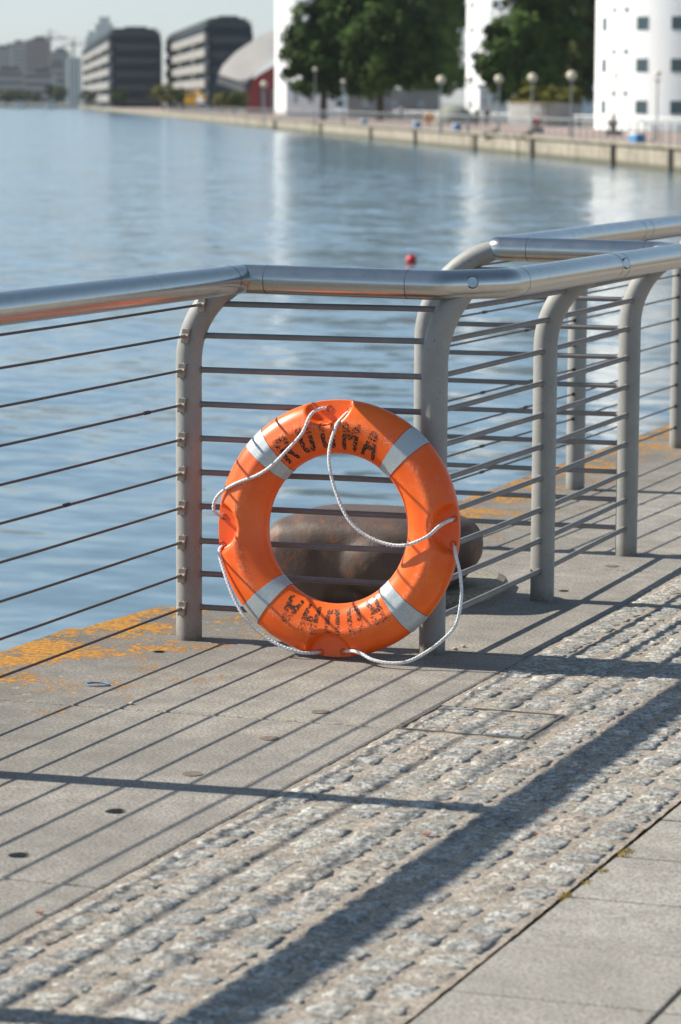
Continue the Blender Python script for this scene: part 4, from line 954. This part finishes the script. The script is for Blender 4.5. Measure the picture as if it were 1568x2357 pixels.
# people on the far promenade
def person(px, t, D_, pose, top, bottom, lab, H=1.72):
    if D_ is None: c = wallpt(px, t)
    else: c = dep(px, 240, D_); c.z = FZ
    rt = empty('person', c, lab, 'person'); fz = Vector((0, 0, 1)); k = H / 1.72
    def P(x, y, z): return c + (fx * x + fy * y + fz * z) * k
    sit = pose == 'sit'; hp = .50 if sit else .92
    J = dict(pel=(0, 0, hp), ch=(0, .02, hp + .38), nk=(0, 0, hp + .56), hd=(0, -.02, hp + .66), tp=(0, -.01, hp + .78))
    V = []; E = []; Rr = []
    def add(p, r, par=None):
        V.append(P(*p)); Rr.append(r * k)
        if par is not None: E.append((par, len(V) - 1))
        return len(V) - 1
    pe = add(J['pel'], .15); wa = add((0, 0, hp + .18), .13, pe); ch = add(J['ch'], .155, wa); nk = add(J['nk'], .06, ch); hd = add(J['hd'], .095, nk); tp = add(J['tp'], .075, hd)
    hands = []; legs = []
    for s_ in (-1, 1):
        sh_ = add((.19 * s_, 0, hp + .48), .065, ch); el = add((.25 * s_, -.04, hp + .22), .048, sh_)
        wr = add((.20 * s_, -.22 if sit else -.10, hp + (.10 if sit else -.02)), .034, el); add((.19 * s_, -.28 if sit else -.13, hp + (.08 if sit else -.10)), .036, wr)
        hi = add((.09 * s_, 0, hp - .06), .10, pe)
        if sit: kn = add((.11 * s_, -.42, hp - .02), .07, hi); an = add((.11 * s_, -.45, .10), .045, kn)
        else: kn = add((.10 * s_, -.05 + .12 * s_, .50), .065, hi); an = add((.10 * s_, .02 + .16 * s_, .09), .045, kn)
        ft = add((.11 * s_, V and (-.60 if sit else -.12 + .16 * s_), .05), .042, an)
    def skin(idx_ok, grow, nm, m_):
        keep = [i for i in range(len(V)) if idx_ok(i)]; mp = {i: n for n, i in enumerate(keep)}; off = wloc(rt)
        me = bpy.data.meshes.new(nm); me.from_pydata([tuple(V[i] - off) for i in keep], [(mp[a], mp[b]) for a, b in E if a in mp and b in mp], []); me.materials.append(m_)
        o = bpy.data.objects.new(nm, me); C.objects.link(o); o.parent = rt
        o.modifiers.new('sk', 'SKIN'); lay = me.skin_vertices[0] if me.skin_vertices else None
        if lay is None: bm_ = bmesh.new(); bm_.from_mesh(me); bm_.verts.layers.skin.verify(); bm_.to_mesh(me); bm_.free(); lay = me.skin_vertices[0]
        for n, i in enumerate(keep): r = Rr[i] + grow; lay.data[n].radius = (r, r); lay.data[n].use_root = (n == 0)
        su = o.modifiers.new('su', 'SUBSURF'); su.levels = 1; su.render_levels = 1
        o.modifiers.new('d', 'NODES') if False else None
        return o
    skin(lambda i: True, 0, 'body', M_SKIN)
    # indices: 0 pel 1 wa 2 ch 3 nk 4 hd 5 tp, then per side sh el wr hand hip kn an ft
    tops = {0, 1, 2, 6, 7, 8, 14, 15, 16}; bots = {0, 10, 11, 12, 18, 19, 20}
    skin(lambda i: i in tops, .022, 'jacket', top); skin(lambda i: i in bots, .016, 'trousers', bottom)
    q = P(0, .02, hp + .76); MB().ball(q, .105 * k, 12, 8, (1, 1, .9)).build('hair', M_HAIR, rt, smooth=True)
    if sit:
        bn = empty('bench_block', P(0, .05, 0), 'low stone seat under the ' + lab.split(' person')[0] + ' person', 'seat'); MB().obox(P(0, .08, .17), fx * .5, fy * .22, (0, 0, .17)).build('seat', M_GREYW, bn, bevel=.02)
person(1236, 4.5, None, 'sit', M_CRED, M_CDARK, 'red jacketed person sitting on the far promenade')
person(1411, 7, None, 'sit', M_CDARK, M_CDARK, 'dark clothed person sitting below the right tower')
person(1097, 8, None, 'stand', M_CDARK, M_CDARK, 'dark clothed person walking before the middle tower, left of a pair', 1.55)
person(1121, 8.5, None, 'stand', M_CDARK, M_CDARK, 'second dark clothed person before the middle tower, right of the pair', 1.6)
person(896, 11, None, 'stand', M_CLIL, M_CDARK, 'pale lilac topped person under the dark trees, left one')
person(923, 11, None, 'stand', M_CLIL, M_CDARK, 'pale lilac topped person under the dark trees, right one')

# ================================================================== HAZE
hm = bpy.data.materials.new('haze_air'); hm.use_nodes = True; t_ = hm.node_tree; t_.nodes.clear()
vo = t_.nodes.new('ShaderNodeVolumePrincipled'); vo.inputs['Color'].default_value = (.86, .92, 1, 1); vo.inputs['Density'].default_value = .00005; vo.inputs['Anisotropy'].default_value = .2
oo = t_.nodes.new('ShaderNodeOutputMaterial'); t_.links.new(vo.outputs[0], oo.inputs['Volume'])
hzb = MB().box(-6100, -70, -5, 2500, 6100, 150).build('haze', hm)
tag(hzb, 'thin pale haze over the dock', 'haze', kind='stuff')
